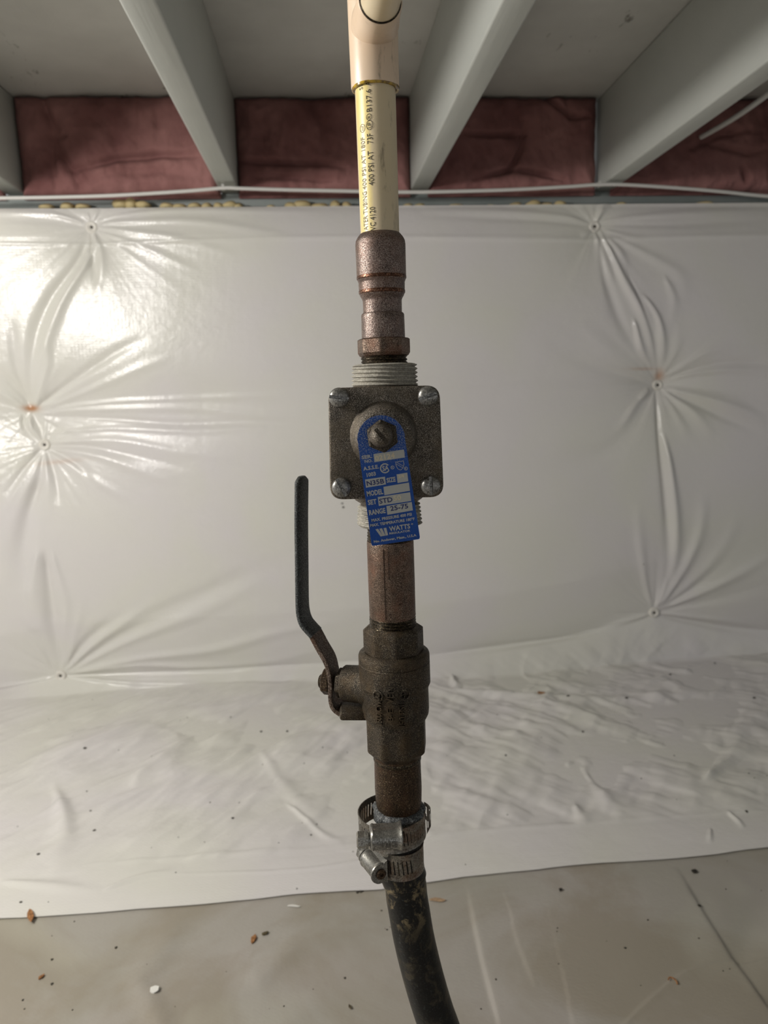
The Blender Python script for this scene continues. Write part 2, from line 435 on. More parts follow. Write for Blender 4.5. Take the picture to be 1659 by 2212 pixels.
FOLDS = [  # photo-pixel polylines on the sheet: points, width, height in mm (negative = valley)
    # left top pin
    ([(199, 500), (170, 570), (115, 650), (85, 730), (66, 880)], 13, -8), ([(207, 505), (200, 560), (140, 660), (90, 790), (72, 875)], 10, 6),
    ([(200, 505), (205, 560), (216, 618)], 7, -6), ([(204, 500), (226, 560), (215, 640)], 8, 3.5),
    ([(205, 485), (300, 482), (420, 482), (540, 500), (640, 520)], 8, 3.4), ([(205, 490), (300, 505), (390, 520), (520, 560)], 7, 3.0),
    ([(210, 498), (320, 540), (430, 590)], 7, 2.6), ([(204, 480), (300, 462), (450, 456), (700, 462)], 6, 2.4),
    ([(195, 484), (120, 466), (0, 462), (-100, 470)], 6, 3.0), ([(195, 492), (100, 480), (0, 478)], 7, -2),
    ([(198, 480), (180, 455)], 5, 3), ([(202, 478), (215, 452)], 5, 3),
    # left middle pins
    ([(62, 880), (30, 830), (-10, 790)], 8, -5), ([(64, 880), (40, 790), (34, 690)], 9, -4), ([(60, 885), (0, 850), (-60, 820)], 8, 3),
    ([(72, 880), (110, 790), (105, 720)], 8, 4), ([(75, 882), (150, 830), (260, 760), (330, 730)], 9, -4.5), ([(80, 886), (180, 850), (300, 800), (380, 770)], 8, 3),
    ([(76, 888), (240, 868), (420, 860), (700, 850)], 5, 2.2), ([(80, 893), (200, 885), (420, 882), (560, 896), (700, 893)], 8, 3.0), 
    ([(85, 897), (250, 905), (400, 915), (560, 910), (680, 925)], 7, -3.0), ([(100, 935), (250, 925), (420, 930), (600, 922)], 6, 2.4),
    ([(60, 895), (66, 920), (85, 945), (95, 958)], 8, 6), ([(45, 895), (50, 925), (80, 950)], 5, -5),
    ([(100, 962), (200, 965), (330, 990), (420, 1010)], 8, -4), ([(100, 966), (220, 985), (320, 1020), (380, 1040)], 8, 3.5), ([(104, 968), (170, 1000), (215, 1050)], 7, -4),
    ([(98, 970), (125, 1030), (135, 1090)], 8, -4), ([(95, 970), (88, 1040), (72, 1110)], 9, -4), ([(90, 970), (50, 1020), (20, 1070)], 7, -4), ([(88, 966), (30, 990), (-20, 1010)], 7, 3),
    ([(96, 972), (108, 1040), (115, 1100)], 8, 3),
    ([(100, 958), (250, 950), (400, 975), (520, 990)], 8, 2.4), ([(108, 975), (200, 1030), (290, 1080)], 10, 3),
    # wide valleys between C and D
    ([(88, 1030), (70, 1100), (58, 1190), (66, 1270)], 20, -11), ([(90, 1180), (80, 1280), (100, 1360)], 14, 5),
    ([(105, 1185), (118, 1300), (135, 1440)], 13, -8), ([(120, 1180), (150, 1300), (146, 1400)], 10, 3),
    # left bottom pin
    ([(138, 1448), (200, 1370), (290, 1310)], 9, -4.5), ([(140, 1450), (230, 1370), (330, 1300)], 8, 4), ([(142, 1452), (260, 1370), (420, 1290), (560, 1220)], 12, -3.0),
    ([(142, 1453), (280, 1380), (450, 1310), (580, 1240)], 10, 3.2), ([(145, 1455), (300, 1420), (460, 1400), (600, 1360), (760, 1330)], 10, 4.5),
    ([(146, 1456), (300, 1435), (420, 1440), (560, 1432), (700, 1400)], 8, 4.0), ([(148, 1458), (300, 1455), (480, 1452), (700, 1438)], 8, -3.5), ([(146, 1461), (260, 1474), (400, 1478), (650, 1478)], 6, 4.0),
    ([(120, 1462), (60, 1476), (0, 1484), (-60, 1490)], 6, 4.0), ([(120, 1450), (90, 1380), (40, 1330)], 9, -3), ([(142, 1450), (170, 1360), (190, 1280)], 9, 2.2), ([(300, 1330), (470, 1260), (640, 1200)], 16, -2.2),
    # right top pin
    ([(1288, 500), (1298, 590), (1330, 690), (1370, 760)], 9, -5), ([(1284, 505), (1302, 580), (1316, 620)], 9, 6), ([(1293, 503), (1340, 610), (1385, 690), (1405, 760), (1418, 810)], 9, 9),
    ([(1305, 515), (1330, 545), (1348, 590)], 8, 5), ([(1380, 640), (1412, 690), (1424, 750), (1425, 815)], 8, 7), ([(1350, 600), (1400, 720), (1415, 800)], 6, -5),
    ([(1360, 690), (1380, 760), (1405, 795)], 7, 6), ([(1300, 498), (1350, 515), (1385, 522)], 6, 3), ([(1300, 505), (1400, 560), (1460, 600), (1470, 650)], 10, 3), ([(1425, 600), (1445, 650), (1440, 700)], 9, 3),
    ([(1290, 483), (1400, 468), (1659, 455)], 8, 3.2), ([(1295, 488), (1450, 490), (1659, 480)], 7, -2.5), ([(1278, 487), (1200, 468), (1050, 458), (900, 455)], 8, 3.0), ([(1276, 490), (1150, 480), (900, 468)], 6, -2.0),
    ([(1284, 482), (1300, 455), (1318, 443)], 7, 7), ([(1278, 497), (1250, 512)], 5, 3),
    # right middle pin
    ([(1428, 822), (1500, 795), (1580, 782), (1659, 790)], 6, -3.2), ([(1430, 818), (1500, 770), (1580, 745)], 8, 3.0), ([(1426, 815), (1450, 760), (1460, 700)], 9, 2.5), ([(1436, 816), (1560, 800), (1660, 808)], 6, 3),
    ([(1432, 838), (1520, 860), (1590, 885), (1640, 912)], 10, 6.5), ([(1434, 844), (1530, 890), (1630, 935)], 8, -4), ([(1430, 842), (1490, 890), (1530, 945)], 9, 4), ([(1428, 845), (1460, 910), (1480, 960)], 9, 3),
    ([(1412, 838), (1370, 870), (1328, 930)], 7, 4.5), ([(1400, 838), (1375, 862)], 6, 4), ([(1410, 842), (1340, 940), (1260, 990), (1150, 1000)], 18, -2),
    ([(1410, 822), (1320, 770), (1240, 700)], 14, 2), ([(1405, 826), (1300, 800), (1160, 730)], 14, -2), ([(1405, 830), (1200, 845), (950, 855)], 14, 2),
    ([(1417, 840), (1415, 930), (1425, 1050), (1434, 1150), (1434, 1230), (1414, 1315)], 8, -7), ([(1426, 940), (1440, 1040), (1448, 1130), (1445, 1200), (1420, 1310)], 11, 9),
    # right bottom pin
    ([(1418, 1314), (1460, 1240), (1498, 1150), (1508, 1060)], 10, 6), ([(1420, 1316), (1500, 1240), (1560, 1160), (1580, 1100)], 11, 3), ([(1408, 1314), (1385, 1240), (1370, 1140), (1368, 1080)], 9, 3.5),
    ([(1422, 1316), (1530, 1265), (1659, 1190)], 9, 5.5), ([(1424, 1320), (1540, 1290), (1659, 1255)], 9, -3), ([(1415, 1312), (1428, 1270), (1434, 1240)], 6, 5), ([(1424, 1318), (1480, 1275), (1560, 1200)], 8, -3),
    ([(1404, 1326), (1340, 1345), (1290, 1362)], 7, 5), ([(1424, 1328), (1540, 1350), (1659, 1372)], 8, -5), ([(1290, 1366), (1180, 1384), (930, 1417)], 7, -5), ([(1420, 1324), (1500, 1333), (1659, 1350)], 6, 3),
    # seams and crease
    ([(-200, 532), (200, 530), (700, 519), (1280, 520), (1900, 505)], 4, 2.4), 
    ([(560, 1478), (800, 1440), (930, 1420)], 8, -4),
    # ground part
    ([(930, 1477), (960, 1490), (1010, 1497), (1170, 1507), (1350, 1510), (1500, 1497), (1659, 1500)], 7, 6), ([(975, 1460), (982, 1480), (1000, 1487)], 6, 12), ([(1400, 1475), (1500, 1440), (1640, 1400)], 9, 5),
    ([(180, 1870), (350, 1855), (640, 1835), (830, 1815)], 5, 1.6), ([(330, 1890), (640, 1880), (830, 1850), (1000, 1800), (1659, 1750)], 4, 1.6),
    ([(220, 1925), (300, 1895), (385, 1880), (392, 1866)], 5, 3.0), ([(0, 1905), (120, 1915), (220, 1925)], 10, 3.5), ([(1535, 1790), (1533, 1822)], 4, 3), ([(1572, 1755), (1600, 1780), (1606, 1792)], 4, 4),
    ([(1215, 1655), (1260, 1640), (1250, 1700)], 14, 6), ([(1260, 1660), (1320, 1740), (1350, 1760)], 13, 6), ([(1520, 1690), (1570, 1640), (1640, 1610)], 15, 8), ([(1240, 1740), (1270, 1780)], 12, 5),
    ([(560, 1620), (620, 1700), (740, 1810)], 16, 2.5), ([(620, 1735), (700, 1800), (745, 1818)], 6, 3), ([(120, 1700), (140, 1790), (100, 1870)], 22, 7), ([(280, 1700), (340, 1640), (420, 1590)], 18, 5)]
for pts, wd, a in FOLDS:
    pts = [tuple(q) for q in smooth_poly(pts, 4)] if len(pts) > 2 else pts
    ax_ = [q[0] for q in pts]; ay_ = [q[1] for q in pts]; mg = wd*4
    m = (px > min(ax_)-mg) & (px < max(ax_)+mg) & (py > min(ay_)-mg) & (py < max(ay_)+mg)
    if not m.any(): continue
    d, t, _s = seg_dist(px[m], py[m], pts)
    wv = wd*(.45+.75*np.clip(t*1.6, 0, 1)); env = np.clip(t*7+.15, 0, 1)*np.clip((1-t)*2.2, 0, 1)**.8
    h[m] += .00095*a*np.exp(-(d/wv)**2)*env
# broad waist of the quilt between the pins
for pts, wd, a in (([(-200, 900), (80, 905), (400, 885), (760, 870)], 66, -13), ([(1420, 830), (1200, 845), (900, 860)], 55, -4), ([(1420, 830), (1700, 830)], 50, -5)):
    d, t, _s = seg_dist(px, py, pts); h += onwall*a*.001*np.exp(-(d/wd)**2)*np.clip((1-t)*3, 0, 1)
# seam step across the wall
sm = np.interp(px, [-300, 250, 700, 1000, 1420, 1700], [890, 868, 850, 838, 802, 790])
h += onwall*.0012/(1+np.exp(np.clip(-(py-sm)/3, -40, 40)))
# crumpled part on the ground
X_, S_ = Pg[..., 0], sN
g = np.clip((py-crl)/110, 0, 1)*np.clip(1-(py-1600)/420, .35, 1)
cr = 1-np.abs(fbm(X_*9+S_*5, S_*6-X_*3, 3))*2.2
rg = np.abs(vnoise(X_*15+S_*9+2*fbm(X_*6, S_*6, 2), S_*9-X_*5))
edge_in = np.interp(px, [0, 400, 860, 1100, 1659], [1900, 1868, 1830, 1790, 1752])
g *= np.clip((edge_in+8-py)/22, .12, 1)
h += g*(.016*fbm(X_*7+S_*5, S_*4-X_*2, 3)+.007*(.25-rg)*(1+.8*fbm(X_*3, S_*3, 2))+.0022*fbm(X_*24+S_*14, S_*15-X_*7, 2))
dg = np.clip((X_-.05)*6, -1, 1)
wr = .5*(1-dg)*fbm((1.1*X_+S_)*17, (X_-S_)*5, 3)+.5*(1+dg)*fbm((X_-1.0*S_)*17, (X_+S_)*5, 3)
h += g*(.0085*wr+.004*fbm((1.2*X_+S_)*34, (X_-S_)*13, 2))
h += onwall*.0022*fbm(X_*4, S_*4, 3)
h += .0015*fbm(X_*3, S_*22, 2)*(py > edge_in)
low = Pg[..., 2] < .05
h = np.where(low, np.maximum(h, -.003), h)
h *= np.clip((np.interp(px, [a for a, b in edg], [b for a, b in edg])-py)/14, 0, 1)
P = Pg + N*h[..., None]
st = np.exp(-((px-64)**2/260+(py-882)**2/50)) + .6*np.exp(-((px-1423)**2/90+(py-812)**2/160)) + .25*np.exp(-((py-868-.1*(1420-px))/5)**2)*np.exp(-((px-130)/50)**2) + .4*np.exp(-((px-1385)**2/900+(py-797)**2/7))
st = np.clip(st, 0, .85)
me = grid_mesh(P, uv=UVg); ca = me.color_attributes.new('stain', 'FLOAT_COLOR', 'POINT')
ca.data.foreach_set('color', np.stack([st, st, st, np.ones_like(st)], -1).astype(np.float32).ravel())
sheet = link_mesh('plastic_sheet', me, M_SHEET, base=(0.1, 1.55, 0.01), sharp=180)
tag(sheet, 'white scrim-reinforced plastic sheet pinned in puckers to the wall and turned out over the ground', 'plastic sheet')
def sheet_at(a, b):
    k = np.argmin((px-a)**2+(py-b)**2); return P.reshape(-1, 3)[k]
M_PIN = Mat('white_pin_washer', 'd6d2ca', .5).m; M_HOLE = Mat('pin_steel', '3c3730', .5, .5).m
for a, b in [PINS[i] for i in (0, 2, 3, 4, 5, 6)]:
    p = sheet_at(a, b)
    q = link_mesh('pin_washer', lathe(p+np.array((0, -.0005, 0)), (0, -1, 0), [(0, .001), (0, .0118), (.0045, .0112), (.006, .009), (.0052, .005), (.0035, .0028), (.0035, 0)], 24, ref=(0, 0, 1), caps=False), M_PIN, sheet, base=p)
    link_mesh('pin', lathe(p+np.array((0, -.0045, 0)), (0, -1, 0), [(-.004, .0034), (.0008, .0026), (.0012, .0018), (.0012, 0)], 12, ref=(0, 0, 1), caps=False), M_HOLE, q, base=p)

# ---- ground sheet
gx = np.concatenate([np.linspace(-2.3, -.62, 40), np.linspace(-.6, .78, 640), np.linspace(.8, 2.5, 40)])
gy = np.concatenate([np.linspace(-1.3, .45, 40), np.linspace(.46, 1.12, 380), np.linspace(1.13, 1.6, 10)])
GX, GY = np.meshgrid(gx, gy); Z0 = np.zeros_like(GX); G = np.stack([GX, GY, Z0], -1)
gpx, gpy, gd = proj(G); infr = np.clip((GY-.3)/.15, 0, 1)
hz = .004*fbm(GX*3.5, GY*3.5, 3)+.0012*fbm(GX*14, GY*10, 2)
def step(pts, wd, a, ridge=0.0):
    global hz
    d, t, s_ = seg_dist(gpx, gpy, smooth_poly(pts, 4)); sd = d*s_
    hz += infr*a*.001*(1/(1+np.exp(np.clip(-sd/wd, -40, 40))))*np.exp(-np.clip(sd, 0, None)/140)*np.clip(4*(1-t), 0, 1)
    hz += infr*ridge*.001*np.exp(-(d/(wd*1.6))**2)
step([(985, 1860), (1010, 1920), (1025, 1990), (1045, 2080), (1080, 2212), (1090, 2260)], 1.8, -3.2, .7)
step([(1440, 1840), (1510, 1960), (1590, 2080), (1659, 2180), (1720, 2260)], 1.8, 3.4, .5)
step([(1110, 2000), (1130, 2060), (1158, 2125)], 3.0, -1.2, .5)
step([(1230, 2165), (1245, 2230)], 2.5, -1.0, .4)
step([(1585, 2080), (1500, 2095), (1440, 2130), (1350, 2212), (1310, 2260)], 4.0, -1.4, 1.2)
for pts, wd, a in [([(380, 2000), (300, 2120), (340, 2200)], 30, 3), ([(560, 2110), (640, 2040), (800, 1990)], 26, 2.5), ([(1640, 1960), (1600, 2060)], 40, -3)]:
    d, t, s_ = seg_dist(gpx, gpy, pts); hz += infr*a*.001*np.exp(-(d/wd)**2)
G[..., 2] = np.minimum(np.clip(hz, -.008, .02), .02)
ym = np.interp(GX, ew[:, 0], ew[:, 1]); bl = np.clip((GY-(ym-.09))/.09, 0, 1); bl = bl*bl*(3-2*bl); G[..., 2] = G[..., 2]*(1-bl)+.0022*bl; G[..., 2] = np.where(GY > ym+.06, -.006, G[..., 2])
# stretched sideways orientation: normals up
me = grid_mesh(G, uv=np.stack([GX, GY], -1))
tag(link_mesh('ground_sheet', me, M_GROUND, base=(0, .6, 0), sharp=180), 'dusty grey plastic ground sheet with long fold lines in front of the white sheet', 'plastic sheet')
def ground_at(a, b):
    k = np.argmin((gpx-a)**2+(gpy-b)**2); return G.reshape(-1, 3)[k]

# ------------------------------------------------------------ materials of the plumbing
M_COPPER = speckle('tarnished_copper_dust', '2c2624', '69564e', 'b0a298', .65, .38, tint='6e5447', tint_amt=.5, fine=1900, bump=.4)
M_COPPER_RING = speckle('brown_copper', '2a1c14', '5c3c2c', '8b6650', .8, .35, fine=900)
M_FLANGE = speckle('dusty_cast_bronze', '221e1a', '544c42', 'a89e91', .5, .45, tint='655a49', tint_amt=.5, fine=1700, bump=.9)
M_THREAD_W = speckle('pale_crusted_bronze', '7d776c', 'a9a498', 'cbc6bb', .15, .65, fine=700, bump=.2, spread=.3)
M_THREAD_D = speckle('dark_brass_thread', '15120d', '352b1f', '665a44', .7, .4, fine=900)
M_NIPPLE = speckle('dusty_brass_pipe', '241b15', '5b493c', 'a28c7a', .65, .42, tint='6d4a38', tint_amt=.55, fine=1800, bump=.5)
M_NIPPLE2 = speckle('brown_stained_brass_pipe', '1d150f', '3f3022', '6e5b43', .65, .45, tint='4f3626', tint_amt=.5, fine=1100, bump=.45)
M_VALVE = speckle('dark_dusty_brass_valve', '14110c', '383027', '786d5b', .6, .5, tint='4a3a24', tint_amt=.6, fine=1700, bump=.8)
M_GRIP = speckle('black_green_vinyl_grip', '0c0e0e', '1e2121', '6c706e', 0.0, .5, fine=1300, bump=1.0)
M_LEVER = speckle('rusty_steel_lever', '241a15', '5a4a40', '9a8a7c', .6, .5, tint='5c4130', tint_amt=.6, fine=1300)
M_STEEL = speckle('dull_stainless_steel', '5c5a55', '918f89', 'bdbbb4', .8, .38, tint='6e6558', tint_amt=.35, fine=800, bump=.15, spread=.22)
M_STEEL_D = speckle('dirty_stainless_band', '3e3830', '8a857c', 'b0aca3', .8, .4, tint='6a4526', tint_amt=.5, fine=700, bump=.1, spread=.3)
M_SCREW = speckle('grey_slotted_screw', '55534f', '8a8884', 'bdbbb6', .75, .4, fine=900, bump=.2, spread=.22)
M_GREYRUB = speckle('scuffed_grey_rubber', '18191a', '3c3e3f', '757776', 0.1, .45, fine=900, bump=1.0)
M_PLAINDARK = Mat('dark_slot', '0d0b09', .6, .3).m
M_PRINT = Mat('black_pipe_print', '3a3428', .6).m
M_PRINT2 = Mat('faded_pipe_print', '7d7150', .6).m
M_TAGTXT = Mat('bare_aluminium_tag_print', 'a9a9a4', .42, .35).m
M_TAGINK = Mat('blue_tag_ink', '14225c', .5).m
M_STAMP = Mat('stamped_pale_digits', 'c9bda2', .45, .2).m
mm = Mat('blue_enamelled_tag', '0f3f94', .38, .0, Specular_IOR_Level=.3)
gg = mm.n('ShaderNodeTexCoord').outputs['UV']
dust = mm.ramp(mm.noise(1500, detail=2, rough=.6), [(.50, 0.0), (.60, .75)])
sxyz = mm.n('ShaderNodeSeparateXYZ'); mm.l(gg, sxyz.inputs[0])
top = mm.ramp(sxyz.outputs[1], [(.60, .05), (.80, .9)])
mm.color(mm.mix(mm.math('MULTIPLY', dust, top), mm.mix(mm.noise(60, detail=3), '043a88', '084a9e'), '98a0ad')); mm.bump(mm.noise(900), .2, .0003)
M_TAG = mm.m
def cpvc(name, stripe, tones=('cab996', 'd3c3a6')):
    m = Mat(name, 'd8c6a8', .36, 0.0, Subsurface_Weight=0.0)
    uvn = m.n('ShaderNodeTexCoord').outputs['UV']; sx = m.n('ShaderNodeSeparateXYZ'); m.l(uvn, sx.inputs[0])
    c = m.mix(m.noise(40, detail=4), *tones)
    if stripe:
        b = m.ramp(sx.outputs[0], [(.30, 0.0), (.335, 1.0), (.45, 1.0), (.475, 0.0)])
        c = m.mix(m.math('MULTIPLY', b, m.ramp(m.noise(90, detail=3), [(.2, .55), (.6, 1.0)])), c, 'dfcb82')
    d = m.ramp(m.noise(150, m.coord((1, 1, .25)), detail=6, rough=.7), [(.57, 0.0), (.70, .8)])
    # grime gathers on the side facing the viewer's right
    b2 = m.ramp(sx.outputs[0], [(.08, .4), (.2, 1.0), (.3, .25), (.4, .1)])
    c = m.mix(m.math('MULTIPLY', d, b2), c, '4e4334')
    m.color(c); m.bump(m.noise(300, detail=3), .06, .0006); return m.m
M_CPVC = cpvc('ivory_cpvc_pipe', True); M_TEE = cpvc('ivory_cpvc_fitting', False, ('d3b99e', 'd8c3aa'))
mm = Mat('amber_solvent_cement', 'a08218', .2, 0.0); mm.color(mm.mix(mm.ramp(mm.noise(220, detail=3), [(.4, 0.0), (.6, 1.0)]), 'b8961c', '5d4409')); M_GLUE = mm.m
mm = Mat('black_rubber_hose', '0e0f0e', .36, 0.0, Specular_IOR_Level=.3)
hn = mm.noise(700, detail=3, rough=.7)
mud = mm.ramp(mm.noise(75, mm.coord((1, 1, .8)), detail=7, rough=.72, dist=.5), [(.52, 0.0), (.60, .85)])
uvn = mm.n('ShaderNodeTexCoord').outputs['UV']; sx = mm.n('ShaderNodeSeparateXYZ'); mm.l(uvn, sx.inputs[0])
mud = mm.math('MULTIPLY', mud, mm.ramp(sx.outputs[1], [(.030, .7), (.040, 1.0), (.058, .9), (.075, .22), (.2, .12)]))
cc = mm.mix(mm.ramp(hn, [(.58, 0.0), (.72, .55)]), '060708', '4a5050'); cc = mm.mix(mud, cc, '86775a')
cc = mm.mix(mm.ramp(mm.noise(60, detail=2), [(.35, 0.0), (.7, .25)]), cc, '1c1710')
mm.color(cc); mm.bump(hn, .5, .0004); M_HOSE = mm.m

def slotted(org, pr, nrm, gw, depth):
    """round screw head facing -Y with a milled slot: two capped half heads on a lower disc"""
    ms = []
    for sg in (1, -1):
        bm = bmesh.new(); m0 = lathe(org, (0, -1, 0), pr, 48, ref=(0, 0, 1)); bm.from_mesh(m0)
        nv = Vector(nrm)*sg; pc = Vector(org)+nv*gw
        bmesh.ops.bisect_plane(bm, geom=bm.verts[:]+bm.edges[:]+bm.faces[:], plane_co=pc, plane_no=nv, clear_inner=True)
        bmesh.ops.holes_fill(bm, edges=[e for e in bm.edges if len(e.link_faces) == 1], sides=0)
        ms.append(bm_mesh(bm))
    top_ = pr[-1][0]-depth
    base_ = [q for q in pr if q[0] < top_]; rt = float(np.interp(top_, [q[0] for q in pr], [q[1] for q in pr]))
    ms.append(lathe(org, (0, -1, 0), [(a, b*.995) for a, b in base_]+[(top_, rt*.995)], 48, ref=(0, 0, 1)))
    return join_meshes(ms)

# ------------------------------------------------------------ the pipe column
YP = 0.42
A0 = at(807.5, 100, YP); A1 = at(860, 1690, YP); AX = (A0-A1)/np.linalg.norm(A0-A1)
E1, E2, _a = frame_of(AX)                  # E1 to the right, E2 towards the viewer
fwd = -(R @ np.array((0, 0, 1.0)))
def s_of(py):                              # distance up the column (from A1) of the axis point seen at row py
    lo, hi = -1.0, 1.5
    for _ in range(50):
        m = (lo+hi)/2
        if proj((A1+AX*m)[None])[1][0] > py: lo = m
        else: hi = m
    return (lo+hi)/2
def axp(py): return A1+AX*s_of(py)
def rad(hw, py): return hw*(axp(py)-CAM).dot(fwd)/F*.985
def prof(lst):                             # [(py, halfwidth_px[, n])] top to bottom -> rising profile
    b = s_of(lst[-1][0])
    return axp(lst[-1][0]), [((s_of(p[0])-b),)+(rad(p[1], p[0]),)+tuple(p[2:]) for p in lst[::-1]]
def turn(name, lst, m, parent=None, base=None, seg=72, rot=0.0, sharp=35, rmod=None, caps=True):
    o_, pr = prof(lst); me = lathe(o_, AX, pr, seg, rot=rot, rmod=rmod, caps=caps)
    return link_mesh(name, me, m, parent, base=base if base is not None else (o_ if parent is None else None), sharp=sharp)
def thread(name, p0, p1, hw, m, parent, pitch=.00181, amp=.0008, hw2=None):
    s0, s1 = s_of(p1), s_of(p0); n = int((s1-s0)/pitch*8)+2; hw2 = hw2 or hw
    r0, r1 = rad(hw2, p1), rad(hw, p0)
    def rm(s, th):
        f = (s/pitch-th/(2*math.pi)) % 1.0
        return amp*((.5+.5*np.cos(f*2*math.pi))**.8-1) + 0.00008*np.sin(th*5+s*900)
    pr = [(s, r0+(r1-r0)*s/(s1-s0)) for s in np.linspace(0, s1-s0, n)]
    return link_mesh(name, lathe(axp(p1), AX, pr, 64, rmod=rm), m, parent, sharp=25)
PIPE_S = [s_of(520), s_of(350), s_of(150)]; PIPE_R = [rad(42.2, 520), rad(43.6, 350), rad(44.8, 150)]
def wrap_text(name, txt, p0, p1, deg, hgt_px, hw, m, parent, off=.0001, flip=False, bold=0.0, thick=0.0):
    """text running up the column from row p0 to p1, baseline at angle deg (0 right, 90 viewer)"""
    v, f, asp = text_geo(txt, bold); s0, s1 = s_of(p0), s_of(p1)
    h = hgt_px*.42/F; s = s0+v[:, 0]*(s1-s0); r = np.interp(s, PIPE_S, PIPE_R)+.00018
    th = math.radians(deg)+v[:, 1]*h/r
    Pp = A1+np.outer(s, AX)+r[:, None]*(np.outer(np.cos(th), E1)+np.outer(np.sin(th), E2))
    return link_mesh(name, mesh_of(Pp, f), m, parent, smooth=False)

# ---- tee with its branch pipe
ts = [(-190, 57), (-60, 55.5), (60, 54.5), (130, 53.5), (188, 52.8), (193, 52)]
tee = empty('pipe_tee', axp(193), 'ivory plastic pipe tee at the top, its branch aimed at the viewer', 'pipe fitting')
o_, pr = prof(ts)
body = lathe(o_, AX, pr, 72)
cb = A1+AX*s_of(66)
BD = E2+E1*.05; BD /= np.linalg.norm(BD)
br = lathe(cb, BD, [(0, .0122), (.011, .0122), (.0135, .0119), (.016, .0116), (.021, .0112), (.0292, .0109), (.030, .0104)], 64, ref=(0, 0, 1))
bm_ = join_meshes([body, br])
link_mesh('body', bm_, M_TEE, tee, sharp=40)
rt = A1+AX*(s_of(-190)-.012); rl = (zc-.0005-rt[2])/AX[2]
link_mesh('riser', lathe(rt, AX, [(0, .0111), (rl, .0111)], 48), M_TEE, tee, sharp=40)
link_mesh('cement_ring', lathe(axp(194), AX, [(-.0006, rad(45, 194)), (-.0006, rad(50.5, 194)), (.0004, rad(51.4, 194)), (.001, rad(46, 194))], 64, caps=False, rmod=lambda s, th: .0005*np.sin(th*3+1)), M_GLUE, tee)
bp = empty('branch_pipe', cb+BD*.030, 'short ivory plastic pipe glued into the tee branch, pointing at the viewer', 'pipe')
link_mesh('pipe', lathe(cb, BD, [(.020, .0096), (.200, .0096), (.550, .0096)], 64, ref=(0, 0, 1), rot=0), M_CPVC, bp)
link_mesh('cement_ring', lathe(cb+BD*.0297, BD, [(0, .0097), (.0005, .0103), (.0010, .0097)], 48, ref=(0, 0, 1), caps=False), M_THREAD_D, bp)
def branch_text(name, txt, y0, y1, deg, h, m):
    v, f, asp = text_geo(txt); r = .0097; e1, e2, a = frame_of(BD, (0, 0, 1))
    th = math.radians(deg)-v[:, 1]*h/r; s = y0+v[:, 0]*(y1-y0)
    Pp = cb+np.outer(s, a)+r*(np.outer(np.cos(th), e1)+np.outer(np.sin(th), e2))
    return link_mesh(name, mesh_of(Pp, f), m, bp, smooth=False)

# ---- straight CPVC pipe
cp = empty('plastic_pipe', axp(520), 'ivory plastic water pipe with a yellow stripe and black printing, below the tee', 'pipe')
turn('pipe', [(150, 44.8), (350, 43.6), (520, 42.2)], M_CPVC, cp, seg=96)
L2, L1 = 106, 131
wrap_text('printing', 'VC 4120', 506, 456, L2, 12, 43, M_PRINT, cp)
wrap_text('printing', '400 PSI AT', 411, 338, L2, 12, 43, M_PRINT, cp)
wrap_text('printing', '73F', 323, 302, L2, 12, 43, M_PRINT, cp)
wrap_text('printing', 'B137.6', 256, 209, L2, 11, 44, M_PRINT, cp)
wrap_text('printing', 'AST', 202, 176, L2, 11, 44, M_PRINT, cp)
wrap_text('printing', 'ATER TUBING', 503, 421, L1, 12, 43, M_PRINT2, cp)
wrap_text('printing', '400 PSI AT 180F', 417, 306, L1, 11, 43, M_PRINT2, cp)
wrap_text('printing', 'SDR', 206, 180, L1, 10, 44, M_PRINT2, cp)
def ring_mark(pyc, deg, rpx, rpy, m, th_=.00025, txt=None):
    s0 = s_of(pyc); r = float(np.interp(s0, PIPE_S, PIPE_R))+.00018; vs = []; fs = []; n = 28; k = .42/F
    for j in range(n):
        t = j/n*2*math.pi
        for q in (1, 0):
            a = math.radians(deg)+(rpx*k-(0 if q else th_))*math.cos(t)/r; s = s0+(rpy*k-(0 if q else th_))*math.sin(t)
            vs.append(A1+AX*s+r*(math.cos(a)*E1+math.sin(a)*E2))
    for j in range(n): a, b = 2*j, 2*((j+1) % n); fs.append((a, b, b+1, a+1))
    link_mesh('printed_mark', mesh_of(vs, fs), m, cp, smooth=False)
ring_mark(284, L2+8, 7.5, 9, M_PRINT); ring_mark(267, L2+9, 6, 6, M_PRINT); ring_mark(287, L1+7, 7, 8, M_PRINT2)
wrap_text('printing', 'UP', 290, 279, L2+2, 9, 43.5, M_PRINT, cp)
wrap_text('printing', 'R', 270, 264, L2+5, 6, 43.5, M_PRINT, cp)
wrap_text('printing', 'nsf', 292, 282, L1+2, 7, 43.5, M_PRINT2, cp)

# ---- copper female adapter
ca_ = empty('copper_adapter', axp(770), 'tarnished copper adapter with a hexagonal brass collar, between plastic pipe and regulator', 'pipe fitting')
turn('socket', [(505, 42.5), (506, 44), (509, 46.5), (514, 50.5), (521, 54), (529, 55), (560, 54.7), (594, 54.3), (599, 54.2), (604, 53.2), (609, 51.4), (611, 50.6), (614, 50.9), (627, 50.3), (630, 50.6), (634, 50), (640, 47.6), (645, 44.4), (649, 43), (652, 42.8), (676, 42.4), (678, 42.6)], M_COPPER, ca_, seg=96, sharp=40)
for p, hw in ((600, 54.4), (631, 50.9)):
    turn('crimp_groove', [(p-3.6, hw-.3), (p-2, hw+.25), (p+2.5, hw+.1), (p+5, hw-1.9)], M_COPPER_RING, ca_, seg=96, caps=False)
turn('collar', [(676, 43.0), (677.5, 45.6), (681, 47.2), (700, 47.4), (736, 47.6)], M_COPPER, ca_, seg=96)
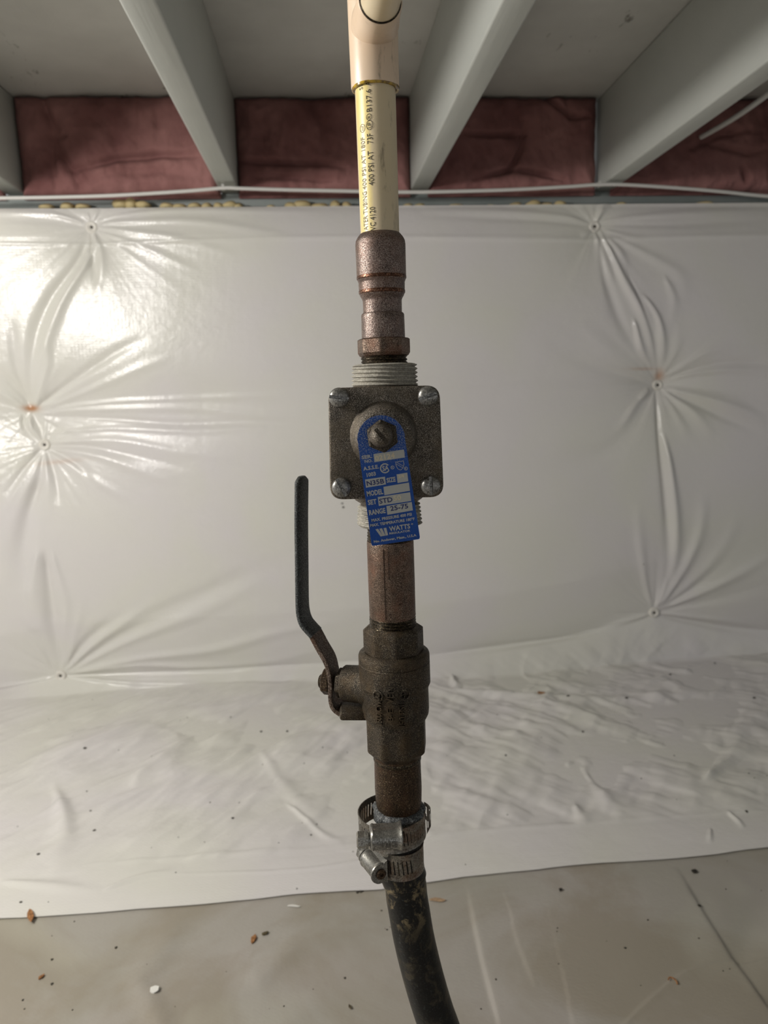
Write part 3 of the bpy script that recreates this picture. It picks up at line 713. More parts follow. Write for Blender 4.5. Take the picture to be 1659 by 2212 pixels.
turn('hex_nut', [(730.5, 47.6), (731.5, 54.5, 8), (734, 58.5, 8), (762, 58.5, 8), (768, 55, 8), (771, 50.5, 8)], M_NIPPLE, ca_, seg=96, rot=math.radians(10), sharp=25)
thread('thread', 770, 792, 51.2, M_THREAD_D, ca_)

# ---- pressure regulator
reg = empty('pressure_regulator', axp(1085), 'square cast-bronze water pressure regulator with four slotted screws and hanging blue tag', 'valve')
thread('inlet_thread', 789, 833, 72, M_THREAD_W, reg, pitch=.0022, amp=.0014, hw2=73)
turn('inlet_lip', [(786, 60), (787, 66), (790, 71)], M_THREAD_W, reg)
turn('body', [(831, 68), (838, 76), (870, 92), (960, 98), (1040, 90), (1076, 74), (1084, 62), (1092, 61)], M_FLANGE, reg, sharp=60)
thread('outlet_thread', 1088, 1130, 69, M_THREAD_W, reg, pitch=.0022, amp=.0018, hw2=72)
turn('outlet_lip', [(1129, 70), (1133, 66), (1134, 52)], M_THREAD_W, reg)
YF = .3935
def fp(px_, py_, Y=YF): return at(px_, py_, Y)
cor = [(709, 838), (950, 832), (959.5, 1074), (713.5, 1080)]
def rounded(cs, r, n=8):
    out = []; m = len(cs)
    for i in range(m):
        p = np.array(cs[i], float); a = np.array(cs[i-1], float)-p; b = np.array(cs[(i+1) % m], float)-p
        a /= np.linalg.norm(a); b /= np.linalg.norm(b); rr = r[i] if isinstance(r, (list, tuple)) else r
        for k in range(n+1):
            t = k/n; q = p+a*rr*(1-t)**2*1.0+b*rr*t**2
            out.append(tuple(q))
    return out
outl = [fp(a, b) for a, b in rounded(cor, 30)]
link_mesh('bonnet_flange', prism(outl, (0, .0085, 0), .0011, 3), M_FLANGE, reg, sharp=30)
link_mesh('body_flange', prism([p+np.array((0, .0090, 0)) for p in [fp(a, b) for a, b in rounded([(713, 842), (947, 836), (955, 1070), (717, 1076)], 34)]], (0, .006, 0), .0008, 2), M_FLANGE, reg, sharp=30)
DC = fp(829, 941, YF)
kk = YF/F
link_mesh('dome', lathe(DC+np.array((0, .001, 0)), (0, -1, 0), [(0, 76*kk), (.0015, 72*kk), (.004, 68.5*kk), (.0075, 64*kk), (.0095, 58*kk), (.0105, 50*kk), (.0108, 20*kk)], 72, ref=(0, 0, 1)), M_FLANGE, reg, sharp=60)
for (a, b, sl) in [(732.5, 859, -8), (925, 855.5, 19), (738, 1053.5, -64), (931, 1050, -88)]:
    c = fp(a, b, YF-.002); r = 21.4*(YF-.002)/F
    pr_ = [(0, r*.97), (.0008, r), (.0022, r*.98), (.0032, r*.88), (.0039, r*.62), (.0043, r*.3), (.0044, .0003)]
    t = math.radians(sl); link_mesh('slotted_screw', slotted(c+np.array((0, .0025, 0)), pr_, (-math.sin(t), 0, math.cos(t)), r*.17, .0027), M_SCREW, reg, base=c, sharp=40)
# adjusting screw, lock nut
YT = YF-.0118                              # tag plane
NC = at(825, 941.5, YT)
kt = YT/F
link_mesh('lock_nut', lathe(NC+np.array((0, .0008, 0)), (0, -1, 0), [(0, 33*kt, 6), (.0012, 36*kt, 6), (.0042, 36*kt, 6), (.0052, 31*kt, 6)], 72, ref=(0, 0, 1), rot=math.radians(24)), M_VALVE, reg, sharp=25)
sc0 = NC+np.array((-.0008, -.004, .0003)); 
t = math.radians(-52)
link_mesh('adjusting_screw', slotted(sc0, [(0, 25*kt), (.0026, 24*kt), (.0052, 21*kt), (.0074, 16.5*kt), (.0081, 11*kt), (.0083, .0002)], (-math.sin(t), 0, math.cos(t)), .0010, .0030), M_FLANGE, reg, base=sc0, sharp=50)

# ---- blue tag
tg = empty('data_tag', NC, 'blue metal data tag with silver lettering hanging from the regulator screw', 'tag')
TW0, TW1 = (771, 948), (875.5, 948)
olt = []
for k in range(17):                        # rounded top
    a = math.pi-k/16*math.pi; olt.append((823.5+51.5*math.cos(a)+4*math.sin(a)*0, 948-51*math.sin(a)))
olt += [(907, 1160), (906, 1164), (903, 1165), (808, 1179), (804, 1179), (802.5, 1176)]
ver = [at(a, b, YT) for a, b in olt]
me = prism(ver, (0, .0007, 0)); 
uvl = me.uv_layers.new(name='UV'); vz = np.array([v.co.z for v in me.vertices]); z0, z1 = vz.min(), vz.max()
li = np.empty(len(me.loops), int); me.loops.foreach_get('vertex_index', li)
vx = np.array([v.co.x for v in me.vertices]); uvl.data.foreach_set('uv', np.stack([vx[li]*10, (vz[li]-z0)/(z1-z0)], 1).ravel())
link_mesh('plate', me, M_TAG, tg, smooth=False)
Yp = YT-.00006
def cz(x, y): return (680+x/5.53, 800+y/5.53)     # coordinates of my enlarged crop -> photo
def quad(cs, m, name='blank_field', dy=0.0):
    link_mesh(name, prism([at(*cz(*c), Yp-dy) for c in cs], (0, .00004, 0)), m, tg, smooth=False)
def ttext(txt, x0, y0, x1, y1, h, m=None, dy=.00008, bold=0.034, name='lettering'):
    v, f, asp = text_geo(txt, bold); a = at(*cz(x0, y0), Yp-dy); b = at(*cz(x1, y1), Yp-dy)
    u = b-a; n = np.array((-u[2], 0, u[0])); n /= np.linalg.norm(n); hh = h/5.53*Yp/F
    link_mesh(name, mesh_of(a+np.outer(v[:, 0], u)+np.outer(v[:, 1]*hh, n), f), m or M_TAGTXT, tg, smooth=False)
quad([(700, 1000), (1065, 945), (1076, 1040), (712, 1098)], M_TAGTXT)
ttext('02124', 722, 1086, 960, 1046, 66, M_STAMP, .0001)
ttext('SER.', 562, 1064, 686, 1046, 44); ttext('NO.', 598, 1108, 690, 1094, 38)
ttext('A.S.S.E.', 582, 1200, 768, 1172, 48); ttext('1003', 624, 1276, 732, 1256, 50)
ttext('N35B', 622, 1378, 832, 1346, 62, M_TAGINK, .0002) if False else None
quad([(600, 1305), (838, 1270), (850, 1362), (612, 1402)], M_TAGTXT); ttext('N35B', 624, 1382, 832, 1350, 60, M_TAGINK, .0001, .02)
ttext('SIZE', 862, 1345, 970, 1328, 60); quad([(977, 1243), (1105, 1222), (1117, 1325), (989, 1346)], M_TAGTXT)
ttext('3/4', 1000, 1290, 1068, 1278, 40, M_STAMP, .0001)
ttext('MODEL', 626, 1508, 820, 1478, 66); quad([(820, 1392), (1124, 1340), (1137, 1438), (832, 1492)], M_TAGTXT)
ttext('SET', 638, 1612, 742, 1596, 64); quad([(752, 1514), (1138, 1456), (1152, 1560), (765, 1620)], M_TAGTXT)
ttext('STD', 774, 1596, 932, 1570, 62, M_TAGINK, .0001, .02); ttext('50', 942, 1562, 1036, 1546, 62, M_STAMP, .0001, .02)
ttext('RANGE', 652, 1734, 848, 1704, 66); quad([(855, 1622), (1158, 1572), (1172, 1672), (867, 1726)], M_TAGTXT)
ttext('25-75', 906, 1682, 1118, 1648, 60, M_TAGINK, .0001, .02)
ttext('MAX. PRESSURE 400 PSI', 680, 1812, 1160, 1736, 38); ttext('MAX. TEMPERATURE 180\u00b0F', 664, 1872, 1194, 1790, 38)
ttext('WATTS', 892, 1926, 1142, 1888, 62, bold=.03); ttext('REGULATOR', 892, 1962, 1142, 1926, 26); ttext('\u00ae', 1152, 1850, 1176, 1846, 22)
ttext('No. Andover, Mass., U.S.A', 708, 2068, 1216, 1988, 38)
for x in (0, 40, 84):
    wq = [(724+x, 1899-x*.14), (754+x, 1894-x*.14), (826+x*.62, 1970-x*.10), (786+x*.62, 1984-x*.16)] if x else [(724, 1899), (756, 1893), (822, 1978), (786, 1986)]
    quad([(724+x*1.15, 1899-x*.16), (757+x*1.15, 1893-x*.16), (815+x*.72, 1978-x*.12), (786+x*.72, 1985-x*.12)] , M_TAGTXT, 'emblem')
# certification marks: a C ring around SA, a shield, two small circled letters
def arc(cx, cy, r, w_, a0, a1, name='certification_mark'):
    vs = []; fs = []; n = 28
    for j in range(n+1):
        t = math.radians(a0+(a1-a0)*j/n)
        for q in (r, r-w_): vs.append(at(*cz(cx+q*math.cos(t), cy-q*math.sin(t)), Yp-.00008))
    for j in range(n): fs.append((2*j, 2*j+2, 2*j+3, 2*j+1))
    link_mesh(name, mesh_of(vs, fs), M_TAGTXT, tg, smooth=False)
arc(838, 1170, 60, 15, 42, 334); ttext('SA', 812, 1204, 888, 1192, 62, bold=.03)
arc(928, 1160, 22, 6, 0, 360); arc(1088, 1173, 22, 6, 0, 360); ttext('R', 920, 1170, 936, 1168, 20); ttext('R', 1080, 1183, 1096, 1181, 20)
def stroke(pts, w_, name='certification_mark'):
    for (a, b), (c, d) in zip(pts, pts[1:]):
        l = math.hypot(c-a, d-b); nx_, ny_ = -(d-b)/l*w_/2, (c-a)/l*w_/2
        link_mesh(name, mesh_of([at(*cz(*q), Yp-.00008) for q in ((a+nx_, b+ny_), (c+nx_, d+ny_), (c-nx_, d-ny_), (a-nx_, b-ny_))], [(0, 1, 2, 3)]), M_TAGTXT, tg, smooth=False)
sh = [(966, 1092), (985, 1098), (1005, 1086), (1030, 1090), (1058, 1080), (1066, 1120), (1054, 1165), (1026, 1192), (992, 1176), (972, 1140), (966, 1092)]
bmx = []
stroke(sh[:4], 6); stroke(sh[3:7], 6); stroke(sh[6:], 6); stroke([(975, 1120), (1052, 1165)], 5); stroke([(985, 1104), (1062, 1146)], 5)

# ---- nipple between regulator and ball valve
nip = empty('brass_nipple', axp(1345), 'brown dusty brass pipe nipple between regulator and ball valve, with an embossed R', 'pipe fitting')
thread('upper_thread', 1130, 1172, 49, M_THREAD_D, nip, hw2=51, amp=.001)
turn('pipe', [(1166, 50.5), (1170, 51.4), (1250, 51.2), (1322, 50.6), (1330, 50.2)], M_NIPPLE, nip, seg=96)
thread('lower_thread', 1326, 1352, 50.8, M_THREAD_D, nip, hw2=51.5)
wrap_text('seam_line', 'I', 1325, 1176, 112, 2.2, 51, M_VALVE, nip, off=.0002) if False else None
def embossed(name, txt, p0, p1, deg, h, hw, m, parent, d=.0012, up=True):
    """raised letters on the column; up=True reads upwards, else letters stand upright"""
    v, f, asp = text_geo(txt, .012); r = rad(hw, (p0+p1)/2); k = .42/F
    if up:
        th = math.radians(deg)+v[:, 1]*h*k/r; s = s_of(p0)+v[:, 0]*(s_of(p1)-s_of(p0))
    else:
        th = math.radians(deg)-v[:, 0]*h*k/r; s = s_of(p0)+v[:, 1]*(s_of(p1)-s_of(p0))
    def lay(rr): return A1+np.outer(s, AX)+rr*(np.outer(np.cos(th), E1)+np.outer(np.sin(th), E2))
    bm = bmesh.new(); top = [bm.verts.new(p) for p in lay(r+d)]
    fs = []
    for q in f:
        try: fs.append(bm.faces.new([top[i] for i in q]))
        except ValueError: pass
    be = [e for e in bm.edges if len(e.link_faces) == 1]
    r2 = bmesh.ops.extrude_edge_only(bm, edges=be); lo_ = lay(r-.0006); mp = {}
    axv = Vector(AX)
    for g in r2['geom']:
        if isinstance(g, bmesh.types.BMVert):
            rel = g.co-Vector(A1); ax_c = axv*rel.dot(axv); rr = rel-ax_c; g.co = Vector(A1)+ax_c+rr.normalized()*(r-.0006)
    return link_mesh(name, bm_mesh(bm), m, parent, smooth=False)
embossed('embossed_letter', 'R', 1303, 1287, 84, 18, 51, M_NIPPLE, nip, .0005, up=False)
sv = []; 
for dg, a, b in ((112, 1325, 1176), (101, 1240, 1180), (84, 1222, 1188)):
    r = rad(51.2, 1250)+.00005; 
    for (p_, q_) in ((a, b),):
        s0, s1 = s_of(p_), s_of(q_); vs = [];
        for i_, (d1, rr) in enumerate(((-.5, r-.0004), (-.25, r+.0003), (.35, r+.0003), (.6, r-.0004))):
            th = math.radians(dg+d1); 
            for s in (s0, s1): vs.append(A1+AX*s+rr*(math.cos(th)*E1+math.sin(th)*E2))
        link_mesh('seam_ridge', mesh_of(vs, [(0, 1, 3, 2), (2, 3, 5, 4), (4, 5, 7, 6)]), M_NIPPLE, nip)
branch_text('printing', 'IHC', .040, .052, 97, .0042, M_PRINT)
branch_text('printing', 'UP', .034, .0375, 101, .0030, M_PRINT)

# ---- ball valve
bv = empty('ball_valve', axp(1628), 'dark dusty brass ball valve with octagonal ends and a bent lever on its left', 'valve')
turn('end_cap', [(1349, 51), (1350, 56, 8), (1357, 66.5, 8), (1358, 67, 8), (1412, 67, 8)], M_VALVE, bv, seg=96, sharp=22)
def bulge(s, th): return 0.0
turn('body', [(1402, 66), (1405, 73), (1408, 76.5), (1412, 78), (1424, 78), (1425.5, 76.8), (1427, 78), (1472, 78), (1475, 76.5), (1480, 74), (1486, 73), (1528, 73.2), (1538, 72), (1546, 68)], M_VALVE, bv, seg=96, sharp=24)
turn('lower_end', [(1540, 69, 8), (1546, 68, 8), (1612, 67.5, 8), (1615, 66.5, 8), (1628, 53, 8), (1633, 51)], M_VALVE, bv, seg=96, rot=math.radians(33), sharp=22)
for txt, p0, p1, dg, h in (('1600 CWP', 1535, 1478, 117, 14), ('B-E', 1525, 1500, 99, 12), ('VEN', 1488, 1452, 97, 15), ('150 PSI', 1538, 1492, 80, 13), ('CO', 1478, 1462, 80, 12), ('UL', 1482, 1470, 118, 11)):
    embossed('embossed_lettering', txt, p0, p1, dg, h, 73.6 if p1 > 1470 else 78, M_VALVE, bv, .0012)
def emb_ring(pyc, deg, rp, hw):
    k = .42/F; r = rad(hw, pyc)+.0002; pts = []
    for j in range(25):
        t = j/24*2*math.pi; a = math.radians(deg)+rp*k*math.cos(t)/r; pts.append(A1+AX*(s_of(pyc)+rp*k*math.sin(t))+r*(math.cos(a)*E1+math.sin(a)*E2))
    link_mesh('embossed_mark', tube(pts, .0007, 6, caps=False), M_VALVE, bv)
emb_ring(1474, 122, 11, 77.5); emb_ring(1471, 79, 10, 78)
th20 = math.radians(20)
SD = -E1*math.cos(th20)-E2*math.sin(th20)          # stem points left and slightly away
WD = -E1*math.sin(th20)+E2*math.cos(th20)          # across the lever, towards the viewer
SC = axp(1484)
def stem(name, pr, m, seg=48, rot=0.0, sharp=30): return link_mesh(name, lathe(SC, SD, pr, seg, ref=AX, rot=rot), m, bv, sharp=sharp)
stem('stem_boss', [(.012, .0135), (.019, .0125), (.021, .0114), (.0315, .0110), (.0325, .0102)], M_VALVE, 64)
stem('packing_nut', [(.0315, .0088, 6), (.0322, .0094, 6), (.0352, .0094, 6), (.0358, .0086, 6)], M_VALVE, 48, .2, 22)
stem('stem', [(.034, .0042), (.0475, .0042), (.048, .0036)], M_THREAD_D)
stem('lever_nut', [(.0405, .0078, 6), (.0410, .0083, 6), (.0448, .0083, 6), (.0456, .0074, 6)], M_NIPPLE2, 48, .35, 22)
PQ = SC+SD*.0388+WD*.0075
def on_lever(px_, py_):
    r = ray(px_, py_); return CAM+r*((PQ-CAM).dot(WD)/r.dot(WD))
def sweep(name, pts, t_, w_, m, sec='box', w_fn=None, sharp=30, parent=None, off=0.0):
    P_ = [on_lever(*p) for p in smooth_poly(pts, 6)]; P_ = np.array(P_); T = np.gradient(P_, axis=0); T /= np.linalg.norm(T, axis=1)[:, None]
    n = len(P_); ns_ = 24; V = np.zeros((n, ns_, 3))
    for i in range(n):
        nn = np.cross(WD, T[i]); nn /= np.linalg.norm(nn); u = i/(n-1); ww = w_*(w_fn(u) if w_fn else 1); tk = t_*(w_fn(u)**.6 if w_fn and sec != 'box' else 1)
        for j in range(ns_):
            a = j/ns_*2*math.pi+math.pi/ns_; c, s_ = math.cos(a), math.sin(a); e = .22 if sec == 'box' else .75
            V[i, j] = P_[i]-WD*(w_/2+off)+nn*(tk/2*math.copysign(abs(c)**e, c))+WD*(ww/2*math.copysign(abs(s_)**e, s_))
    me = grid_mesh(V, wrap=True); bm = bmesh.new(); bm.from_mesh(me); bm.verts.ensure_lookup_table()
    for row in (0, n-1): bm.faces.new([bm.verts[row*ns_+j] for j in range(ns_)])
    bmesh.ops.recalc_face_normals(bm, faces=bm.faces[:]); bm.to_mesh(me); bm.free()
    return link_mesh(name, me, m, parent or bv, sharp=sharp)
lev = sweep('lever', [(671, 1376), (677, 1387), (686, 1404), (702, 1432), (709, 1456), (712, 1478), (712.5, 1505), (715, 1524), (722, 1536), (734, 1545)], .0029, .0155, M_LEVER)
sweep('grip', [(641.5, 1032), (641.5, 1060), (641, 1130), (642, 1220), (643, 1300), (645, 1330), (651, 1350), (661, 1363), (673, 1376)], .0048, .0165, M_GRIP, 'round', lambda u: min(1, .45+.55*math.sin(min(1, u*14)*math.pi/2)), 60, off=-.001)
link_mesh('stop_lug', prism([at(a, b, .416) for a, b in ((737, 1539), (790, 1537), (796, 1558), (737, 1558), (733, 1553))], (0, .016, 0), .0012, 2), M_VALVE, bv)

# ---- lower nipple, hose
ln = empty('hose_nipple', axp(1745), 'brown stained brass nipple between ball valve and black hose', 'pipe fitting')
turn('pipe', [(1626, 51.5), (1634, 51.5), (1640, 50.8), (1660, 51), (1700, 51.4), (1730, 50), (1742, 47.5), (1800, 40)], M_NIPPLE2, ln, seg=96)
turn('joint_ring', [(1631, 51.6), (1633, 52.6), (1637, 52.4), (1639, 51)], M_THREAD_D, ln, caps=False)
hp = [axp(r_) for r_ in (1760, 1790, 1820, 1850, 1875)]
hp += [at(a, b, YP) for a, b in ((874.5, 1900), (878.5, 1935), (884, 1968), (893.5, 2023), (906, 2077), (920.5, 2131), (937, 2185), (955, 2235))]
e_ = np.array(hp[-1]); hp += [e_+np.array(v) for v in ((.012, -.002, -.045), (.032, -.004, -.10), (.065, -.004, -.155), (.115, 0, -.20))]
hp += [np.array((e_[0]+.20, YP+.005, .0205)), np.array((e_[0]+.32, YP+.01, .0185)), np.array((e_[0]+.50, YP-.02, .0185)), np.array((e_[0]+.80, YP-.12, .0185))]
hp = np.array(smooth_poly(hp, 8)); 
hr = np.full(len(hp), .0131); hr[:40] = [rad(49.3, 1760+25*i/8) if i < 40 else .0131 for i in range(40)]
hs = tag(link_mesh('hose', tube(hp, hr, 64), M_HOSE, base=hp[0]), 'black rubber hose smeared with dried mud, curving down from the clamps', 'hose')
def lump(s, th): return .0006*np.sin(th*4+s*800)+.0005*np.sin(th*7+2)+.0004*np.sin(th*13)
turn('crimped_end', [(1739, 47), (1741, 53), (1747, 57.5), (1754, 57.5), (1759, 54.5), (1762, 55.5), (1767, 54), (1770, 49)], M_GREYRUB, hs, seg=96, sharp=180, rmod=lump)

# ---- hose clamps
def band(center, r, h, m, name, parent, pitch=.0026, slots=True, a0=0, a1=2*math.pi, slant=.10, skip=()):
    n = int((a1-a0)*r/pitch); bm = bmesh.new(); zz = [0, h*.06, h*.24, h*.76, h*.94, h]; cols = []
    full = abs(a1-a0-2*math.pi) < 1e-6
    for i in range(n if full else n+1):
        for f in (0, .30, .62):
            if not full and i == n and f > 0: break
            cols.append((a0+(i+f)/n*(a1-a0), f))
    V = []
    for a, f in cols:
        col_ = []
        for k, z in enumerate(zz):
            aa = a+slant*(z-h/2)/r*(1 if 0 < k < 5 else 1); rr = r+(.0003 if k in (0, 5) else 0)
            col_.append(bm.verts.new(Vector(center+AX*z+rr*(math.cos(aa)*E1+math.sin(aa)*E2))))
        V.append(col_)
    N_ = len(cols)
    for i in range(N_ if full else N_-1):
        j = (i+1) % N_
        for k in range(5):
            if slots and k == 2 and abs(cols[i][1]-.30) < 1e-6 and not any(s0 < (cols[i][0] % (2*math.pi)) < s1 for s0, s1 in skip): continue
            bm.faces.new((V[i][k], V[j][k], V[j][k+1], V[i][k+1]))
    bmesh.ops.recalc_face_normals(bm, faces=bm.faces[:])
    bmesh.ops.solidify(bm, geom=bm.faces[:], thickness=.0006)
    return link_mesh(name, bm_mesh(bm), m, parent, sharp=40)
D = math.radians
cu = empty('hose_clamp', axp(1785), 'loose upper stainless worm-drive hose clamp, standing off the hose at the left', 'hose clamp', 'hose clamps at the top of the hose')
rU = rad(73.5, 1750); cU = axp(1799)-E1*(rad(16.5, 1750)); hU = .0155
band(cU, rU, hU, M_STEEL_D, 'band', cu, skip=[(D(85), D(118))])
# loose tail of the band standing out at the right
tl = cU+E1*(rU*.93); 
tail = []
for k, (dx, dy) in enumerate(((0, -.006), (.0022, -.001), (.0042, .003), (.0046, .007), (.0042, .011))): tail.append(cU+E1*(rU*.97+dx)-E2*dy)
def strip(pts, h, m, name, parent, z0=0.0, hole=True):
    bm = bmesh.new(); zz = [0, h*.24, h*.78, h]; V = []
    P_ = np.array(smooth_poly(pts, 3))
    for p in P_: V.append([bm.verts.new(Vector(p+AX*(z0+z))) for z in zz])
    for i in range(len(P_)-1):
        for k in range(3):
            if hole and k == 1 and i % 3 == 1: continue
            bm.faces.new((V[i][k], V[i+1][k], V[i+1][k+1], V[i][k+1]))
    bmesh.ops.solidify(bm, geom=bm.faces[:], thickness=.0006)
    return link_mesh(name, bm_mesh(bm), m, parent, sharp=30)
strip([cU+E1*(rU+.0004)+E2*.004, cU+E1*(rU+.0026)-E2*.001, cU+E1*(rU+.0042)-E2*.005, cU+E1*(rU+.0030)-E2*.0095, cU+E1*(rU+.001)-E2*.0125], .012, M_STEEL_D, 'band_tail', cu, .0002)
def housing(C0, T, OUT, L, r, parent, head_dir, txt=None):
    """worm housing: saddle on the band, rounded barrel, screw with hex head; T = screw axis, OUT = away from the hose"""
    T = T/np.linalg.norm(T); OUT = OUT/np.linalg.norm(OUT); UP = np.cross(T, OUT)
    if UP.dot(AX) < 0: UP = -UP
    n = 18; V = []
    for i, (f, k) in enumerate(((-.5, .80), (-.47, .93), (-.42, 1.0), (-.36, .95), (.30, .95), (.38, .98), (.46, 1.10), (.5, 1.06))):
        row = []
        for j in range(n+1):
            a = math.pi*(-.12+1.24*j/n); row.append(C0+T*(L*f)+UP*(r*1.05*k*math.cos(a))+OUT*(r*k*math.sin(a)))
        row = [C0+T*(L*f)+UP*(r*1.20*k)-OUT*(r*.80)]+row+[C0+T*(L*f)-UP*(r*1.20*k)-OUT*(r*.80)]
        V.append(row)
    V = np.array(V); bm = bmesh.new(); me = grid_mesh(V); bm.from_mesh(me); bm.verts.ensure_lookup_table(); c_ = V.shape[1]
    for row in (0, len(V)-1): bm.faces.new([bm.verts[row*c_+j] for j in range(c_)])
    bmesh.ops.recalc_face_normals(bm, faces=bm.faces[:]); bm.to_mesh(me); bm.free()
    hh = link_mesh('screw_housing', me, M_STEEL, parent, sharp=40)
    sc = C0+T*head_dir*L*.5
    link_mesh('worm_screw', join_meshes([
        lathe(sc-T*head_dir*.002, T*head_dir, [(0, r*.62), (.0028, r*.62), (.003, r*.86), (.0048, r*.86), (.0052, r*.60)], 36, ref=AX),
        lathe(sc+T*head_dir*.0030, T*head_dir, [(0, r*.80, 6), (.0040, r*.80, 6), (.0047, r*.66, 6)], 48, ref=AX, rot=.3)]), M_STEEL, parent, sharp=25)
    link_mesh('screw_tip', lathe(C0-T*head_dir*L*.44, -T*head_dir, [(0, r*.55), (.0022, r*.55), (.0028, r*.42), (.0028, r*.2), (.0018, r*.15), (.0018, 0)], 36, ref=AX, caps=False), M_NIPPLE2, parent, sharp=30)
    if txt:
        v, f, asp = text_geo(txt, .01); w_ = L*.52; hgt = r*.55
        Pp = C0-T*(w_*.62)*0+np.outer((.5-v[:, 0])*w_+L*.06, T)
        a = math.radians(120)-v[:, 1]*hgt/r*-1*-1
        Pp = Pp+np.outer(np.cos(a)*(r*1.05+.0002), UP)+np.outer(np.sin(a)*(r*1.0+.0003), OUT)
        link_mesh('stamped_lettering', mesh_of(Pp, f), M_STAMPD, hh, smooth=False)
M_STAMPD = Mat('worn_stamp', '66625b', .5, .6).m
hcen = at(834, 1811, YP-rU-.0045)
housing(hcen, E1*1.0-AX*.03, E2+AX*.25, .0190, .0062, cu, -1, 'IDEAL')
cl = empty('hose_clamp', axp(1872), 'tight lower stainless worm-drive hose clamp, its screw pointing at the viewer', 'hose clamp', 'hose clamps at the top of the hose')
rL = rad(50.8, 1850); cL = axp(1872)
band(cL, rL, .0172, M_STEEL_D, 'band', cl, skip=[(D(20), D(62)), (D(128), D(200))])
aL = D(157); OUTL = math.cos(aL)*E1+math.sin(aL)*E2; TL = math.sin(aL)*E1*-1*-1+(-math.cos(aL))*E2
housing(cL+AX*.0074+OUTL*(rL+.0042), TL, OUTL, .0185, .0058, cl, -1)

# ---- cables, foam
zk = zj-.0045
def lay(a, b): return atz(a, b, zk)
cpts = [(-260, 431), (-100, 430), (0, 428), (120, 426), (250, 422), (400, 413), (485, 406), (520, 407), (620, 410), (720, 412), (870, 415), (1000, 413), (1120, 409), (1230, 403), (1290, 399), (1350, 399), (1450, 405), (1550, 413), (1659, 424), (1800, 432), (2000, 440)]
yb = 1.52
cw_ = []
for a, b in cpts:
    q = lay(a, b)
    if q[1] > 1.535: q = at(a, b, 1.535)
    cw_.append(q)
tag(link_mesh('cable', tube(smooth_poly(cw_, 6), .0034, 12), M_CABLE, base=cw_[3]), 'thin white cable sagging along the wall top under the joists', 'cable')
for k, (a, b) in enumerate(((484, 405), (1296, 398))):
    p = lay(a, b); o = link_mesh('cable_staple', prism([p+np.array(v) for v in ((-.004, -.006, .0046), (-.004, -.006, -.0048), (-.004, .006, -.0048), (-.004, .006, .0046), (-.004, .0045, .0046), (-.004, .0045, -.0036), (-.004, -.0045, -.0036), (-.004, -.0045, .0046))], (.004, 0, 0)), M_CABLE, base=p, smooth=False)
    tag(o, ['white staple holding the thin cable to the joist left of the pipe', 'white staple holding the thin cable to the joist on the right'][k], 'staple', 'cable staples')
q0, q1 = at(1515, 296, 1.54), at(1705, 168, 1.30)
tag(link_mesh('cable', tube([q0+(q1-q0)*k/8+np.array((0, 0, -.006*math.sin(k/8*math.pi))) for k in range(9)], .0048, 14), M_CABLE, base=q0), 'thick pale cable slanting across the rightmost pink batt at the upper right corner', 'cable')
sf = empty('spray_foam', at(650, 445, 1.595), 'beads of hardened yellow spray foam along the top of the white plastic', 'foam')
for a, b, w_, h_ in [(100, 446, 20, 5), (146, 445, 22, 6), (180, 445, 20, 5), (262, 440, 22, 8), (285, 440, 20, 9), (310, 442, 24, 7), (362, 444, 20, 6), (388, 445, 18, 5), (420, 444, 18, 6), (446, 445, 16, 6), (474, 445, 18, 6), (496, 443, 22, 8), (515, 445, 14, 5), (585, 447, 16, 4), (632, 445, 22, 7), (652, 443, 26, 10), (690, 445, 24, 6), (724, 444, 20, 8), (750, 445, 18, 7), (880, 445, 18, 5), (905, 445, 20, 5), (985, 446, 22, 6), (1060, 445, 14, 4), (1112, 445, 22, 7), (1150, 442, 24, 9), (1180, 444, 20, 7), (1210, 441, 18, 7), (1340, 441, 20, 4), (1520, 438, 26, 4)]:
    p = at(a, b+3, 1.595); bm = bmesh.new(); bmesh.ops.create_icosphere(bm, subdivisions=3, radius=1)
    for v in bm.verts:
        k = 1+.13*math.sin(v.co.x*3+a)+.08*math.sin(v.co.z*4+b+v.co.y*3); v.co = Vector((p[0]+v.co.x*w_*.0007*k, p[1]+v.co.y*.016, p[2]+v.co.z*h_*.0013*k))
    link_mesh('foam_bead', bm_mesh(bm), M_FOAM, sf, base=p, sharp=180)

